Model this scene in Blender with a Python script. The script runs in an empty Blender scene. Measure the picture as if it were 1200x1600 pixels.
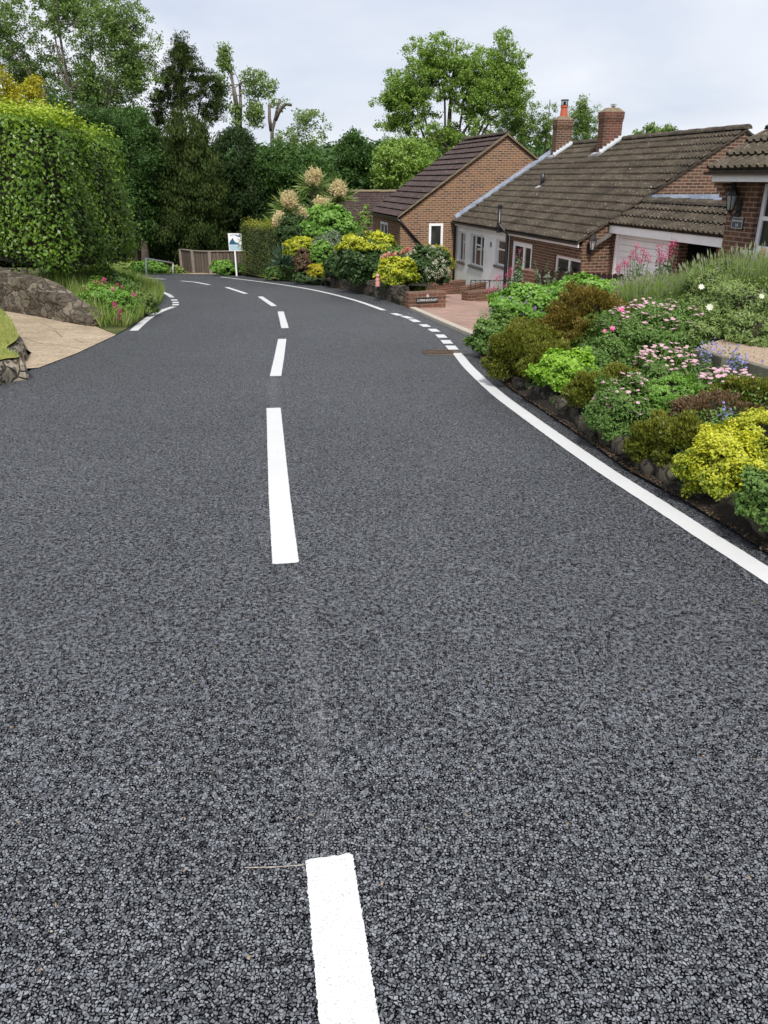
import bpy, bmesh, math, random
import numpy as np
from mathutils import Vector, Matrix, noise
R = math.radians
# ------------------------------------------------------------ camera, sky, sun, exposure
SC = bpy.context.scene
CAMH = 1.55
PITCH = R(23.47)
F = 1202.0
cd = bpy.data.cameras.new("Camera"); cam = bpy.data.objects.new("Camera", cd)
SC.collection.objects.link(cam)
cam.location = (0, 0, CAMH); cam.rotation_euler = (R(90) - PITCH, 0, 0)
cd.sensor_fit = 'VERTICAL'; cd.sensor_height = 32.0; cd.lens = 16.0 / (800.0 / F)
cd.clip_start = 0.05; cd.clip_end = 2000
SC.camera = cam
SC.render.resolution_x = 768; SC.render.resolution_y = 1024
SC.view_settings.view_transform = 'Standard'; SC.view_settings.look = 'None'
SC.view_settings.gamma = 1.0; SC.view_settings.exposure = 0.60
SUN_EL, SUN_AZ = R(54), R(180)      # azimuth measured clockwise from +Y (camera heading)
W = bpy.data.worlds.new("World"); SC.world = W; W.use_nodes = True
nt = W.node_tree; nt.nodes.clear()
out = nt.nodes.new('ShaderNodeOutputWorld'); bg = nt.nodes.new('ShaderNodeBackground')
sky = nt.nodes.new('ShaderNodeTexSky'); sky.sky_type = 'NISHITA'; sky.sun_disc = False
sky.sun_elevation = SUN_EL; sky.sun_rotation = SUN_AZ
tc = nt.nodes.new('ShaderNodeTexCoord')
sep = nt.nodes.new('ShaderNodeSeparateXYZ'); nt.links.new(tc.outputs['Generated'], sep.inputs[0])
addz = nt.nodes.new('ShaderNodeMath'); addz.operation = 'ADD'; addz.inputs[1].default_value = 0.32
nt.links.new(sep.outputs['Z'], addz.inputs[0])
dv = nt.nodes.new('ShaderNodeVectorMath'); dv.operation = 'DIVIDE'
cmb = nt.nodes.new('ShaderNodeCombineXYZ')
for i in range(3): nt.links.new(addz.outputs[0], cmb.inputs[i])
nt.links.new(tc.outputs['Generated'], dv.inputs[0]); nt.links.new(cmb.outputs[0], dv.inputs[1])
nz = nt.nodes.new('ShaderNodeTexNoise'); nz.inputs['Scale'].default_value = 1.15
nz.inputs['Detail'].default_value = 5; nz.inputs['Roughness'].default_value = 0.5
nz.inputs['Distortion'].default_value = 0.35
nt.links.new(dv.outputs[0], nz.inputs['Vector'])
crp = nt.nodes.new('ShaderNodeValToRGB')
crp.color_ramp.elements[0].position = 0.34; crp.color_ramp.elements[0].color = (5.2, 5.75, 6.85, 1)
crp.color_ramp.elements[1].position = 0.64; crp.color_ramp.elements[1].color = (7.5, 7.65, 8.1, 1)
nt.links.new(nz.outputs['Fac'], crp.inputs[0])
mx = nt.nodes.new('ShaderNodeMix'); mx.data_type = 'RGBA'; mx.inputs[0].default_value = 0.93
nt.links.new(sky.outputs[0], mx.inputs[6]); nt.links.new(crp.outputs[0], mx.inputs[7])
nt.links.new(mx.outputs[2], bg.inputs[0]); bg.inputs[1].default_value = 0.085
nt.links.new(bg.outputs[0], out.inputs[0])
sl = bpy.data.lights.new("sun", 'SUN'); sl.energy = 2.9; sl.angle = R(7); sl.color = (1, 0.96, 0.9)
so = bpy.data.objects.new("sun", sl); SC.collection.objects.link(so)
sd = Vector((math.sin(SUN_AZ) * math.cos(SUN_EL), math.cos(SUN_AZ) * math.cos(SUN_EL), math.sin(SUN_EL)))
so.rotation_euler = sd.to_track_quat('Z', 'Y').to_euler()

# ------------------------------------------------------------ coordinates
cp, sp = math.cos(PITCH), math.sin(PITCH)
def ray(px, py):
    a, b = px - 600.0, 800.0 - py
    return Vector((a, F * cp + b * sp, -F * sp + b * cp))
def P(px, py, Y):
    d = ray(px, py); return Vector((d.x * Y / d.y, Y, CAMH + d.z * Y / d.y))
def gz(y):
    if y < 1: return 0.0
    if y < 5: return -.07 * (y - 1) ** 2 / 8
    if y < 34: return -.07 * (y - 3)
    if y < 44: return -2.17 - .07 * (y - 34) + .07 * (y - 34) ** 2 / 20
    return -2.52 + max(0, y - 70) * .032 if y < 400 else 8.0
def G(px, py, off=0.0):
    d = ray(px, py); k = d.z / d.y; lo, hi = 0.3, 60.0
    for _ in range(60):
        m = (lo + hi) / 2
        if CAMH + k * m > gz(m) + off: lo = m
        else: hi = m
    return P(px, py, lo)
def pxm(Y, z=0.0):       # metres per photo pixel at distance Y
    return (Y * cp + (CAMH - z) * sp) / F
def smooth(t):
    t = max(0.0, min(1.0, t)); return t * t * (3 - 2 * t)
def interp(x, xs, ys):
    return float(np.interp(x, xs, ys))

# ------------------------------------------------------------ object helpers
COL = SC.collection
ORI = {}
def origin(o):
    v = Vector((0, 0, 0))
    while o is not None:
        v = v + o.location; o = o.parent
    return v
def thing(name, label, cat, loc, group=None):
    o = bpy.data.objects.new(name, None); COL.objects.link(o); o.location = Vector(loc)
    o.empty_display_size = .2
    o['label'] = label; o['category'] = cat
    if group: o['group'] = group
    return o
def tag(o, label=None, cat=None, group=None, kind=None):
    if label: o['label'] = label
    if cat: o['category'] = cat
    if group: o['group'] = group
    if kind: o['kind'] = kind
    return o
class MB:
    def __init__(s): s.v = []; s.f = []; s.att = []
    def add(s, vs, fs):
        n = len(s.v); s.v += [tuple(v) for v in vs]; s.f += [tuple(i + n for i in f) for f in fs]
    def quad(s, a, b, c, d): s.add([a, b, c, d], [(0, 1, 2, 3)])
    def box(s, c, h, ax=None):
        c = Vector(c)
        ax = ax or (Vector((1, 0, 0)), Vector((0, 1, 0)), Vector((0, 0, 1)))
        vs = []
        for k in (-1, 1):
            for j in (-1, 1):
                for i in (-1, 1):
                    vs.append(c + ax[0] * h[0] * i + ax[1] * h[1] * j + ax[2] * h[2] * k)
        s.add(vs, [(0, 2, 3, 1), (4, 5, 7, 6), (0, 1, 5, 4), (2, 6, 7, 3), (0, 4, 6, 2), (1, 3, 7, 5)])
    def hexa(s, b, t):     # b, t: 4 points each, same winding (ccw seen from above)
        s.add(list(b) + list(t), [(3, 2, 1, 0), (4, 5, 6, 7), (0, 1, 5, 4), (1, 2, 6, 5), (2, 3, 7, 6), (3, 0, 4, 7)])
    def tube(s, pts, rad, n=6, cap=True):
        pts = [Vector(p) for p in pts]
        if not hasattr(rad, '__len__'): rad = [rad] * len(pts)
        base = len(s.v); prev = None
        for i, p in enumerate(pts):
            d = (pts[min(i + 1, len(pts) - 1)] - pts[max(i - 1, 0)])
            if d.length < 1e-9: d = Vector((0, 0, 1))
            d.normalize()
            if prev is None:
                a = d.cross(Vector((0, 0, 1)))
                if a.length < .05: a = d.cross(Vector((1, 0, 0)))
            else: a = prev - d * prev.dot(d)
            a.normalize(); prev = a; b = d.cross(a)
            for k in range(n):
                t = 2 * math.pi * k / n
                s.v.append(tuple(p + (a * math.cos(t) + b * math.sin(t)) * rad[i]))
        for i in range(len(pts) - 1):
            for k in range(n):
                q = base + i * n
                s.f.append((q + k, q + n + k, q + n + (k + 1) % n, q + (k + 1) % n))
        if cap:
            s.f.append(tuple(base + k for k in range(n)))
            q = base + (len(pts) - 1) * n
            s.f.append(tuple(q + n - 1 - k for k in range(n)))
    def prism(s, poly, z0, z1):     # poly ccw [(x,y)]
        n = len(poly)
        vs = [(p[0], p[1], z0) for p in poly] + [(p[0], p[1], z1) for p in poly]
        s.add(vs, [tuple(range(n))[::-1], tuple(range(n, 2 * n))] + [(i, (i + 1) % n, (i + 1) % n + n, i + n) for i in range(n)])
    def build(s, name, mat, parent=None, smooth=False, uv=True, bevel=0):
        o_ = origin(parent)
        me = bpy.data.meshes.new(name)
        me.from_pydata([(v[0] - o_.x, v[1] - o_.y, v[2] - o_.z) for v in s.v], [], s.f)
        me.update()
        if uv: box_uv(me)
        o = bpy.data.objects.new(name, me); COL.objects.link(o)
        me.materials.append(mat)
        if smooth:
            me.polygons.foreach_set('use_smooth', [True] * len(me.polygons))
        if parent: o.parent = parent
        if bevel:
            m = o.modifiers.new('b', 'BEVEL'); m.width = bevel; m.segments = 2; m.limit_method = 'ANGLE'
        return o
def box_uv(me):
    uvl = me.uv_layers.new(name='uv').data
    vs = me.vertices
    for p in me.polygons:
        n = p.normal
        if abs(n.z) > .93: t = Vector((1, 0, 0)); b = Vector((0, 1, 0))
        else:
            t = Vector((0, 0, 1)).cross(n); t.normalize(); b = n.cross(t)
            if b.z < 0: b = -b; t = -t
        for li in p.loop_indices:
            c = vs[me.loops[li].vertex_index].co
            uvl[li].uv = (c.dot(t), c.dot(b))

# ------------------------------------------------------------ material helpers
class M:
    def __init__(s, name):
        s.m = bpy.data.materials.new(name); s.m.use_nodes = True
        s.t = s.m.node_tree; s.b = s.t.nodes['Principled BSDF']; s.o = s.t.nodes['Material Output']
    def n(s, typ, **kw):
        x = s.t.nodes.new(typ)
        for k, v in kw.items():
            if k.startswith('i_'): x.inputs[k[2:].replace('_', ' ')].default_value = v
            else: setattr(x, k, v)
        return x
    def l(s, a, b): s.t.links.new(a, b)
    def pos(s, scale=(1, 1, 1)):
        g = s.n('ShaderNodeNewGeometry'); mp = s.n('ShaderNodeMapping')
        mp.inputs['Scale'].default_value = scale; s.l(g.outputs['Position'], mp.inputs[0]); return mp.outputs[0]
    def uv(s, scale=(1, 1, 1), rot=0):
        g = s.n('ShaderNodeUVMap', uv_map='uv'); mp = s.n('ShaderNodeMapping')
        mp.inputs['Scale'].default_value = scale; mp.inputs['Rotation'].default_value = (0, 0, rot)
        s.l(g.outputs[0], mp.inputs[0]); return mp.outputs[0]
    def noise(s, vec, scale, detail=4, rough=.55):
        x = s.n('ShaderNodeTexNoise'); x.inputs['Scale'].default_value = scale
        x.inputs['Detail'].default_value = detail; x.inputs['Roughness'].default_value = rough
        s.l(vec, x.inputs['Vector']); return x.outputs['Fac']
    def ramp(s, fac, stops):
        r = s.n('ShaderNodeValToRGB'); e = r.color_ramp.elements
        while len(e) < len(stops): e.new(.5)
        for i, (p, c) in enumerate(stops):
            e[i].position = p; e[i].color = (c[0], c[1], c[2], 1) if hasattr(c, '__len__') else (c, c, c, 1)
        s.l(fac, r.inputs[0]); return r.outputs[0]
    def mix(s, fac, a, b, blend='MIX'):
        x = s.n('ShaderNodeMix', data_type='RGBA', blend_type=blend)
        for k, v in ((0, fac), (6, a), (7, b)):
            if hasattr(v, 'is_linked'): s.l(v, x.inputs[k])
            elif k == 0: x.inputs[0].default_value = v
            else: x.inputs[k].default_value = (v[0], v[1], v[2], 1)
        return x.outputs[2]
    def bump(s, h, strength=.5, dist=.01, normal=None):
        x = s.n('ShaderNodeBump'); x.inputs['Strength'].default_value = strength; x.inputs['Distance'].default_value = dist
        s.l(h, x.inputs['Height'])
        if normal: s.l(normal, x.inputs['Normal'])
        s.l(x.outputs[0], s.b.inputs['Normal']); return x.outputs[0]
    def math(s, op, a, b=0, c=None):
        x = s.n('ShaderNodeMath', operation=op)
        for i, v in enumerate((a, b) if c is None else (a, b, c)):
            if hasattr(v, 'is_linked'): s.l(v, x.inputs[i])
            else: x.inputs[i].default_value = v
        return x.outputs[0]
    def col(s, c):
        if hasattr(c, 'is_linked'): s.l(c, s.b.inputs['Base Color'])
        else: s.b.inputs['Base Color'].default_value = (c[0], c[1], c[2], 1)
    def rough(s, r, spec=.5):
        s.b.inputs['Roughness'].default_value = r; s.b.inputs['Specular IOR Level'].default_value = spec

def mottled(name, c1, c2, scale=6, rough=.8, bump=.2, bscale=40, bdist=.01, spec=.3, c3=None):
    m = M(name); p = m.pos(); n1 = m.noise(p, scale, 5, .6)
    st = [(.32, c1), (.68, c2)] if c3 is None else [(.3, c1), (.5, c2), (.7, c3)]
    m.col(m.ramp(n1, st)); m.rough(rough, spec)
    if bump: m.bump(m.noise(p, bscale, 4, .6), bump, bdist)
    return m.m
def leafmat(name, stops, trans=.3, rough=.5, spec=.35):
    m = M(name)
    a = m.n('ShaderNodeAttribute', attribute_name='rnd')
    k = len(stops)
    c = m.ramp(a.outputs['Fac'], [(i / (k - 1), s) for i, s in enumerate(stops)])
    m.col(c); m.rough(rough, spec)
    tr = m.n('ShaderNodeBsdfTranslucent'); m.l(m.mix(1.0, c, (1.0, 1.15, .55), 'MULTIPLY'), tr.inputs[0])
    mx_ = m.n('ShaderNodeMixShader'); mx_.inputs[0].default_value = trans
    m.l(m.b.outputs[0], mx_.inputs[1]); m.l(tr.outputs[0], mx_.inputs[2]); m.l(mx_.outputs[0], m.o.inputs[0])
    return m.m
def brickmat(name, c1, c2, mortar, bw=.225, rh=.075, bump=.5, dirt=(.10, .07, .045), msz=.010, stain=.35):
    m = M(name); uv = m.uv()
    br = m.n('ShaderNodeTexBrick'); m.l(uv, br.inputs['Vector'])
    br.inputs['Scale'].default_value = 1; br.inputs['Brick Width'].default_value = bw
    br.inputs['Row Height'].default_value = rh; br.inputs['Mortar Size'].default_value = msz
    br.inputs['Mortar Smooth'].default_value = .15; br.inputs['Bias'].default_value = -.1
    br.inputs['Color1'].default_value = (*c1, 1); br.inputs['Color2'].default_value = (*c2, 1)
    br.inputs['Mortar'].default_value = (*mortar, 1)
    n1 = m.noise(uv, 2.2, 5, .65)
    c = m.mix(m.math('MULTIPLY', m.ramp(n1, [(.45, 0), (.72, 1)]), stain), br.outputs['Color'], dirt)
    n2 = m.noise(uv, 38, 3, .6)
    c = m.mix(.35, c, m.ramp(n2, [(.3, .55), (.7, 1.25)]), 'MULTIPLY')
    m.col(c); m.rough(.88, .2)
    h = m.math('ADD', m.math('MULTIPLY', br.outputs['Fac'], -1.0), m.math('MULTIPLY', n2, .35))
    m.bump(h, bump, .008)
    return m.m
# ------------------------------------------------------------ materials
MAT = {}
def mk_asphalt(base_lo, base_hi, name):
    m = M(name); p = m.pos((1, 1, 1))
    d1 = m.n('ShaderNodeTexNoise'); d1.inputs['Scale'].default_value = 110; d1.inputs['Detail'].default_value = 3; d1.inputs['Roughness'].default_value = .65
    m.l(p, d1.inputs['Vector'])
    va = m.n('ShaderNodeVectorMath', operation='MULTIPLY_ADD'); m.l(d1.outputs['Color'], va.inputs[0])
    va.inputs[1].default_value = (.016, .016, 0); m.l(p, va.inputs[2])
    flat = m.n('ShaderNodeMapping'); flat.inputs['Scale'].default_value = (1, 1, 0); m.l(va.outputs[0], flat.inputs[0])
    vs = []
    for feat, sc in (('F1', 116), ('DISTANCE_TO_EDGE', 116)):
        v = m.n('ShaderNodeTexVoronoi', voronoi_dimensions='2D', feature=feat); v.inputs['Scale'].default_value = sc
        m.l(flat.outputs[0], v.inputs['Vector']); vs.append(v)
    edge = vs[1].outputs['Distance']; colr = vs[0].outputs['Color']
    sepc = m.n('ShaderNodeSeparateColor'); m.l(colr, sepc.inputs[0])
    fine = m.noise(p, 260, 3, .7); mid = m.noise(p, 70, 3, .6)
    e2 = m.math('ADD', edge, m.math('MULTIPLY', m.math('SUBTRACT', mid, .5), .75))
    mask = m.ramp(e2, [(.07, 0), (.19, 1)])
    low = m.ramp(sepc.outputs[2], [(.10, .30), (.3, 1)])
    mask2 = m.math('MULTIPLY', mask, low)
    stone = m.ramp(sepc.outputs[0], [(0, base_lo), (1, base_hi)])
    stone = m.mix(.7, stone, m.ramp(fine, [(.3, .6), (.7, 1.4)]), 'MULTIPLY')
    big = m.noise(p, .55, 4, .6)
    stone = m.mix(.5, stone, m.ramp(big, [(.3, .75), (.7, 1.25)]), 'MULTIPLY')
    med = m.noise(p, 7, 4, .65)
    stone = m.mix(.4, stone, m.ramp(med, [(.25, .75), (.75, 1.2)]), 'MULTIPLY')
    c = m.mix(mask2, (.003, .003, .004), stone)
    v3 = m.n('ShaderNodeTexVoronoi', voronoi_dimensions='2D'); v3.inputs['Scale'].default_value = 5.0
    m.l(flat.outputs[0], v3.inputs['Vector'])
    sep3 = m.n('ShaderNodeSeparateColor'); m.l(v3.outputs['Color'], sep3.inputs[0])
    spot = m.math('MULTIPLY', m.math('LESS_THAN', v3.outputs['Distance'], .018), m.math('GREATER_THAN', sep3.outputs[1], .6))
    c = m.mix(spot, c, (.35, .24, .13))
    m.col(c)
    rr = m.ramp(sepc.outputs[1], [(0, .30), (1, .55)]); m.l(rr, m.b.inputs['Roughness'])
    m.l(m.math('MULTIPLY', mask2, 1.0), m.b.inputs['Specular IOR Level'])
    sub = m.n('ShaderNodeVectorMath', operation='SUBTRACT'); m.l(colr, sub.inputs[0]); sub.inputs[1].default_value = (.5, .5, .5)
    mul = m.n('ShaderNodeVectorMath', operation='MULTIPLY'); m.l(sub.outputs[0], mul.inputs[0]); mul.inputs[1].default_value = (.8, .8, 0)
    g = m.n('ShaderNodeNewGeometry'); ad = m.n('ShaderNodeVectorMath', operation='ADD')
    m.l(g.outputs['Normal'], ad.inputs[0]); m.l(mul.outputs[0], ad.inputs[1])
    nm = m.n('ShaderNodeVectorMath', operation='NORMALIZE'); m.l(ad.outputs[0], nm.inputs[0])
    h = m.math('ADD', mask2, m.math('MULTIPLY', fine, .5))
    m.bump(h, .9, .005, nm.outputs[0])
    return m.m
MAT['asphalt'] = mk_asphalt((.082, .088, .102), (.245, .256, .282), 'asphalt')
def mk_paint():
    m = M('road_paint'); p = m.pos()
    flat = m.n('ShaderNodeMapping'); flat.inputs['Scale'].default_value = (1, 1, 0); m.l(p, flat.inputs[0])
    v = m.n('ShaderNodeTexVoronoi', voronoi_dimensions='2D', feature='F1'); v.inputs['Scale'].default_value = 116
    m.l(flat.outputs[0], v.inputs['Vector'])
    n = m.noise(p, 120, 4, .65); n9 = m.noise(p, 3, 3, .6)
    k = m.ramp(m.math('ADD', m.math('MULTIPLY', v.outputs['Distance'], .5), m.math('MULTIPLY', n, .8)), [(.28, 0), (.46, 1)])
    c = m.mix(k, (.46, .46, .475), (.57, .57, .57)); c = m.mix(.4, c, m.ramp(n9, [(.3, .9), (.7, 1.05)]), 'MULTIPLY')
    pit = m.math('MULTIPLY', m.math('GREATER_THAN', m.noise(p, 60, 3, .6), .70), m.math('SUBTRACT', 1.0, k)); c = m.mix(pit, c, (.16, .16, .17))
    m.col(c); m.rough(.5, .35)
    m.bump(m.math('ADD', k, m.math('MULTIPLY', n, .6)), .6, .003)
    return m.m
MAT['paint'] = mk_paint()
MAT['brickA'] = brickmat('orange_brick', (.235, .100, .054), (.070, .038, .029), (.34, .27, .195), dirt=(.33, .21, .10), msz=.012, stain=.4)
MAT['brickB'] = brickmat('brown_brick', (.135, .062, .042), (.060, .034, .025), (.25, .20, .145), dirt=(.16, .10, .045), stain=.35)
MAT['brickD'] = brickmat('red_brick', (.165, .074, .048), (.08, .042, .030), (.28, .225, .17), dirt=(.27, .15, .07), stain=.4)
MAT['brickW'] = brickmat('wall_brick', (.17, .072, .05), (.085, .042, .032), (.22, .165, .12), dirt=(.10, .08, .05), stain=.5)
def mk_tile(name, c1, c2, lich, amount):
    m = M(name); uv = m.uv(); p = m.pos()
    n1 = m.noise(p, 1.3, 5, .65); n2 = m.noise(p, 14, 4, .6)
    c = m.ramp(n1, [(.3, c1), (.7, c2)])
    c = m.mix(.6, c, m.ramp(n2, [(.3, .55), (.7, 1.4)]), 'MULTIPLY')
    v = m.n('ShaderNodeTexVoronoi'); v.inputs['Scale'].default_value = 4.6; m.l(p, v.inputs['Vector'])
    sepc = m.n('ShaderNodeSeparateColor'); m.l(v.outputs['Color'], sepc.inputs[0])
    d = m.math('ADD', v.outputs['Distance'], m.math('MULTIPLY', n2, .15))
    sp_ = m.math('MULTIPLY', m.math('LESS_THAN', d, .165), m.math('GREATER_THAN', sepc.outputs[0], 1 - amount))
    c = m.mix(sp_, c, lich)
    v2 = m.n('ShaderNodeTexVoronoi'); v2.inputs['Scale'].default_value = 17; m.l(p, v2.inputs['Vector'])
    sp2 = m.math('MULTIPLY', m.math('LESS_THAN', v2.outputs['Distance'], .25), m.math('GREATER_THAN', n2, .52))
    c = m.mix(m.math('MULTIPLY', sp2, .5), c, (.32, .31, .25))
    nr_ = m.noise(m.uv((7, 1.2, 1)), 1.0, 4, .7); c = m.mix(.6, c, m.ramp(nr_, [(.3, .45), (.7, 1.45)]), 'MULTIPLY')
    m.col(c); m.rough(.9, .2); m.bump(n2, .3, .01)
    return m.m
MAT['tileA'] = mk_tile('dark_roof_tile', (.050, .032, .030), (.080, .056, .052), (.42, .40, .36), .35)
MAT['tileB'] = mk_tile('lichen_roof_tile', (.042, .034, .026), (.100, .083, .062), (.40, .385, .32), .22)
MAT['tileD'] = mk_tile('brown_roof_tile', (.07, .058, .042), (.12, .10, .075), (.4, .38, .3), .2)
MAT['white'] = mottled('white_paint', (.80, .80, .80), (.86, .86, .86), 3, .45, .05, 60)
MAT['render'] = mottled('white_render', (.76, .76, .76), (.84, .84, .83), 1.5, .8, .25, 60, .004)
MAT['sill'] = mottled('grey_sill', (.10, .09, .085), (.16, .15, .14), 8, .8, .2)
MAT['black'] = mottled('black_plastic', (.012, .012, .014), (.02, .02, .022), 5, .35, 0, spec=.5)
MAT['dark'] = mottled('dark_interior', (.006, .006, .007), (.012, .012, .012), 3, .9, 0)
MAT['lead'] = mottled('lead_flashing', (.15, .18, .24), (.30, .34, .40), 5, .5, .3, 20)
MAT['leadw'] = mottled('pale_flashing', (.40, .43, .46), (.55, .57, .60), 6, .5, .3, 20)
MAT['metal'] = mottled('galvanised', (.35, .36, .37), (.5, .5, .5), 12, .45, 0, spec=.6)
MAT['iron'] = mottled('wrought_iron', (.015, .015, .015), (.03, .028, .025), 12, .5, 0)
MAT['conc'] = mottled('concrete', (.28, .25, .20), (.42, .38, .31), 7, .9, .4, 60)
MAT['concd'] = mottled('weathered_concrete', (.10, .09, .07), (.22, .20, .16), 5, .9, .5, 50)
MAT['kerb'] = mottled('kerb_stone', (.34, .30, .25), (.45, .40, .33), 10, .9, .4, 60)
MAT['terra'] = mottled('terracotta', (.42, .10, .05), (.50, .14, .07), 10, .8, .1)
MAT['cap'] = mottled('mortar_cap', (.14, .11, .07), (.22, .175, .11), 10, .9, .4)
MAT['pinkstone'] = mottled('pink_stone', (.50, .20, .17), (.60, .32, .27), 20, .8, .4)
MAT['soil'] = mottled('soil', (.010, .008, .006), (.030, .022, .016), 9, .95, .9, 45, .03)
MAT['bank'] = mottled('grassy_ground', (.05, .065, .018), (.11, .12, .035), 2.5, .95, .8, 60, .02)
MAT['lawn'] = mottled('lawn', (.16, .17, .035), (.26, .25, .06), 2.5, .95, .8, 120, .01)
MAT['gravel'] = mottled('gravel', (.22, .15, .10), (.55, .43, .32), 60, .9, .9, 70, .02)
MAT['bark'] = mottled('bark', (.045, .035, .026), (.11, .09, .07), 9, .95, .8, 40, .02)
MAT['barkp'] = mottled('pale_bark', (.10, .085, .07), (.20, .175, .145), 9, .95, .8, 40, .02)
MAT['hill'] = mottled('hill_green', (.03, .05, .015), (.06, .085, .03), .05, .95, 0)
MAT['wood'] = None
def mk_wood():
    m = M('weathered_boards'); uv = m.uv((1, 1, 1))
    br = m.n('ShaderNodeTexBrick'); m.l(m.uv((1, 1, 1), 0), br.inputs['Vector'])
    br.offset = 0
    br.inputs['Scale'].default_value = 1; br.inputs['Brick Width'].default_value = .15; br.inputs['Row Height'].default_value = 9
    br.inputs['Mortar Size'].default_value = .008; br.inputs['Color1'].default_value = (.17, .13, .10, 1)
    br.inputs['Color2'].default_value = (.085, .07, .058, 1); br.inputs['Mortar'].default_value = (.01, .01, .01, 1)
    mp = m.uv((30, 2, 1)); n = m.noise(mp, 1.5, 5, .7)
    m.col(m.mix(.8, br.outputs['Color'], m.ramp(n, [(.3, .5), (.7, 1.4)]), 'MULTIPLY')); m.rough(.9, .2); m.bump(n, .4, .01)
    return m.m
MAT['wood'] = mk_wood()
def mk_drive():
    m = M('concrete_driveway'); p = m.pos()
    n = m.noise(p, 1.2, 5, .6); n2 = m.noise(p, 24, 4, .8); n3 = m.noise(m.pos((1, 2.2, 1)), 3.5, 6, .75)
    c = m.ramp(n, [(.3, (.30, .235, .16)), (.7, (.43, .345, .25))])
    c = m.mix(.7, c, m.ramp(n2, [(.35, .45), (.65, 1.35)]), 'MULTIPLY'); c = m.mix(.8, c, m.ramp(n3, [(.3, .7), (.6, 1.15)]), 'MULTIPLY')
    v = m.n('ShaderNodeTexVoronoi', feature='DISTANCE_TO_EDGE'); v.inputs['Scale'].default_value = .8; m.l(m.pos((1, 1.6, 1)), v.inputs['Vector'])
    c = m.mix(m.math('LESS_THAN', v.outputs['Distance'], .006), c, (.12, .09, .07))
    m.col(c); m.rough(.9, .25); m.bump(n2, .6, .006); return m.m
MAT['drive'] = mk_drive()
def mk_paving():
    m = M('block_paving'); p = m.uv((1, 1, 1), R(40))
    br = m.n('ShaderNodeTexBrick'); m.l(p, br.inputs['Vector']); br.inputs['Scale'].default_value = 1
    br.inputs['Brick Width'].default_value = .2; br.inputs['Row Height'].default_value = .1; br.inputs['Mortar Size'].default_value = .004
    br.inputs['Color1'].default_value = (.38, .24, .19, 1); br.inputs['Color2'].default_value = (.27, .185, .15, 1); br.inputs['Mortar'].default_value = (.12, .09, .07, 1)
    n = m.noise(m.pos(), 1.1, 5, .6)
    m.col(m.mix(.6, br.outputs['Color'], m.ramp(n, [(.3, .75), (.7, 1.25)]), 'MULTIPLY')); m.rough(.9, .2); return m.m
MAT['paving'] = mk_paving()
def mk_stone(name, c1, c2, c3, sc=5.5, moss=.6, jt=.55):
    m = M(name); p = m.pos()
    v = m.n('ShaderNodeTexVoronoi', feature='DISTANCE_TO_EDGE'); v.inputs['Scale'].default_value = sc
    v1 = m.n('ShaderNodeTexVoronoi'); v1.inputs['Scale'].default_value = sc
    d = m.n('ShaderNodeTexNoise'); d.inputs['Scale'].default_value = 4; m.l(p, d.inputs['Vector'])
    va = m.n('ShaderNodeVectorMath', operation='MULTIPLY_ADD'); m.l(d.outputs['Color'], va.inputs[0]); va.inputs[1].default_value = (.35, .35, .35)
    m.l(p, va.inputs[2]); m.l(va.outputs[0], v.inputs['Vector']); m.l(va.outputs[0], v1.inputs['Vector'])
    n = m.noise(p, 18, 6, .7); nb = m.noise(p, 1.8, 4, .6)
    s = m.n('ShaderNodeSeparateColor'); m.l(v1.outputs['Color'], s.inputs[0])
    c = m.ramp(s.outputs[0], [(0, c1), (.6, c2), (1, c3)])
    c = m.mix(.9, c, m.ramp(n, [(.3, .35), (.7, 1.5)]), 'MULTIPLY')
    c = m.mix(m.ramp(nb, [(.45, 0), (.7, moss)]), c, (.055, .06, .03))
    k = m.ramp(v.outputs['Distance'], [(.0, 0), (.12, 1)])
    m.col(m.mix(m.math('ADD', m.math('MULTIPLY', k, jt), 1 - jt), (.03, .026, .02), c)); m.rough(.95, .2)
    m.bump(m.math('ADD', k, m.math('MULTIPLY', n, .8)), .9, .03); return m.m
MAT['stone'] = mk_stone('rubble_stone', (.075, .062, .048), (.115, .094, .070), (.19, .16, .125), 6, .6, .3)
MAT['stonel'] = mk_stone('pale_rubble_stone', (.24, .20, .15), (.36, .31, .24), (.48, .43, .35), 6, .25, .9)
MAT['stoned'] = mk_stone('mossy_stone', (.05, .043, .035), (.085, .072, .055), (.14, .12, .095), 7)
def mk_glass():
    m = M('window_glass'); p = m.pos(); n = m.noise(p, 2.0, 3, .5)
    m.col(m.ramp(n, [(.35, (.012, .014, .013)), (.7, (.05, .055, .05))])); m.rough(.06, .7); return m.m
MAT['glass'] = mk_glass()
MAT['lampglass'] = mottled('lamp_glass', (.30, .32, .33), (.45, .46, .46), 20, .15, 0, spec=.8)
def flat(name, c, r=.6, spec=.4):
    m = M(name); p = m.pos(); n = m.noise(p, 25, 3, .5)
    m.col(m.ramp(n, [(.3, [x * .9 for x in c]), (.7, [min(1, x * 1.08) for x in c])])); m.rough(r, spec); return m.m
MAT['teal'] = flat('teal_print', (.015, .11, .18)); MAT['paleblue'] = flat('pale_blue_print', (.42, .56, .64))
MAT['plate'] = flat('slate_plate', (.07, .08, .095)); MAT['plateb'] = flat('black_plate', (.02, .02, .022)); MAT['letter'] = flat('white_lettering', (.75, .75, .75))
MAT['manhole'] = mottled('worn_patch', (.06, .045, .03), (.14, .11, .08), 14, .9, .8, 60, .01)
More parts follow.
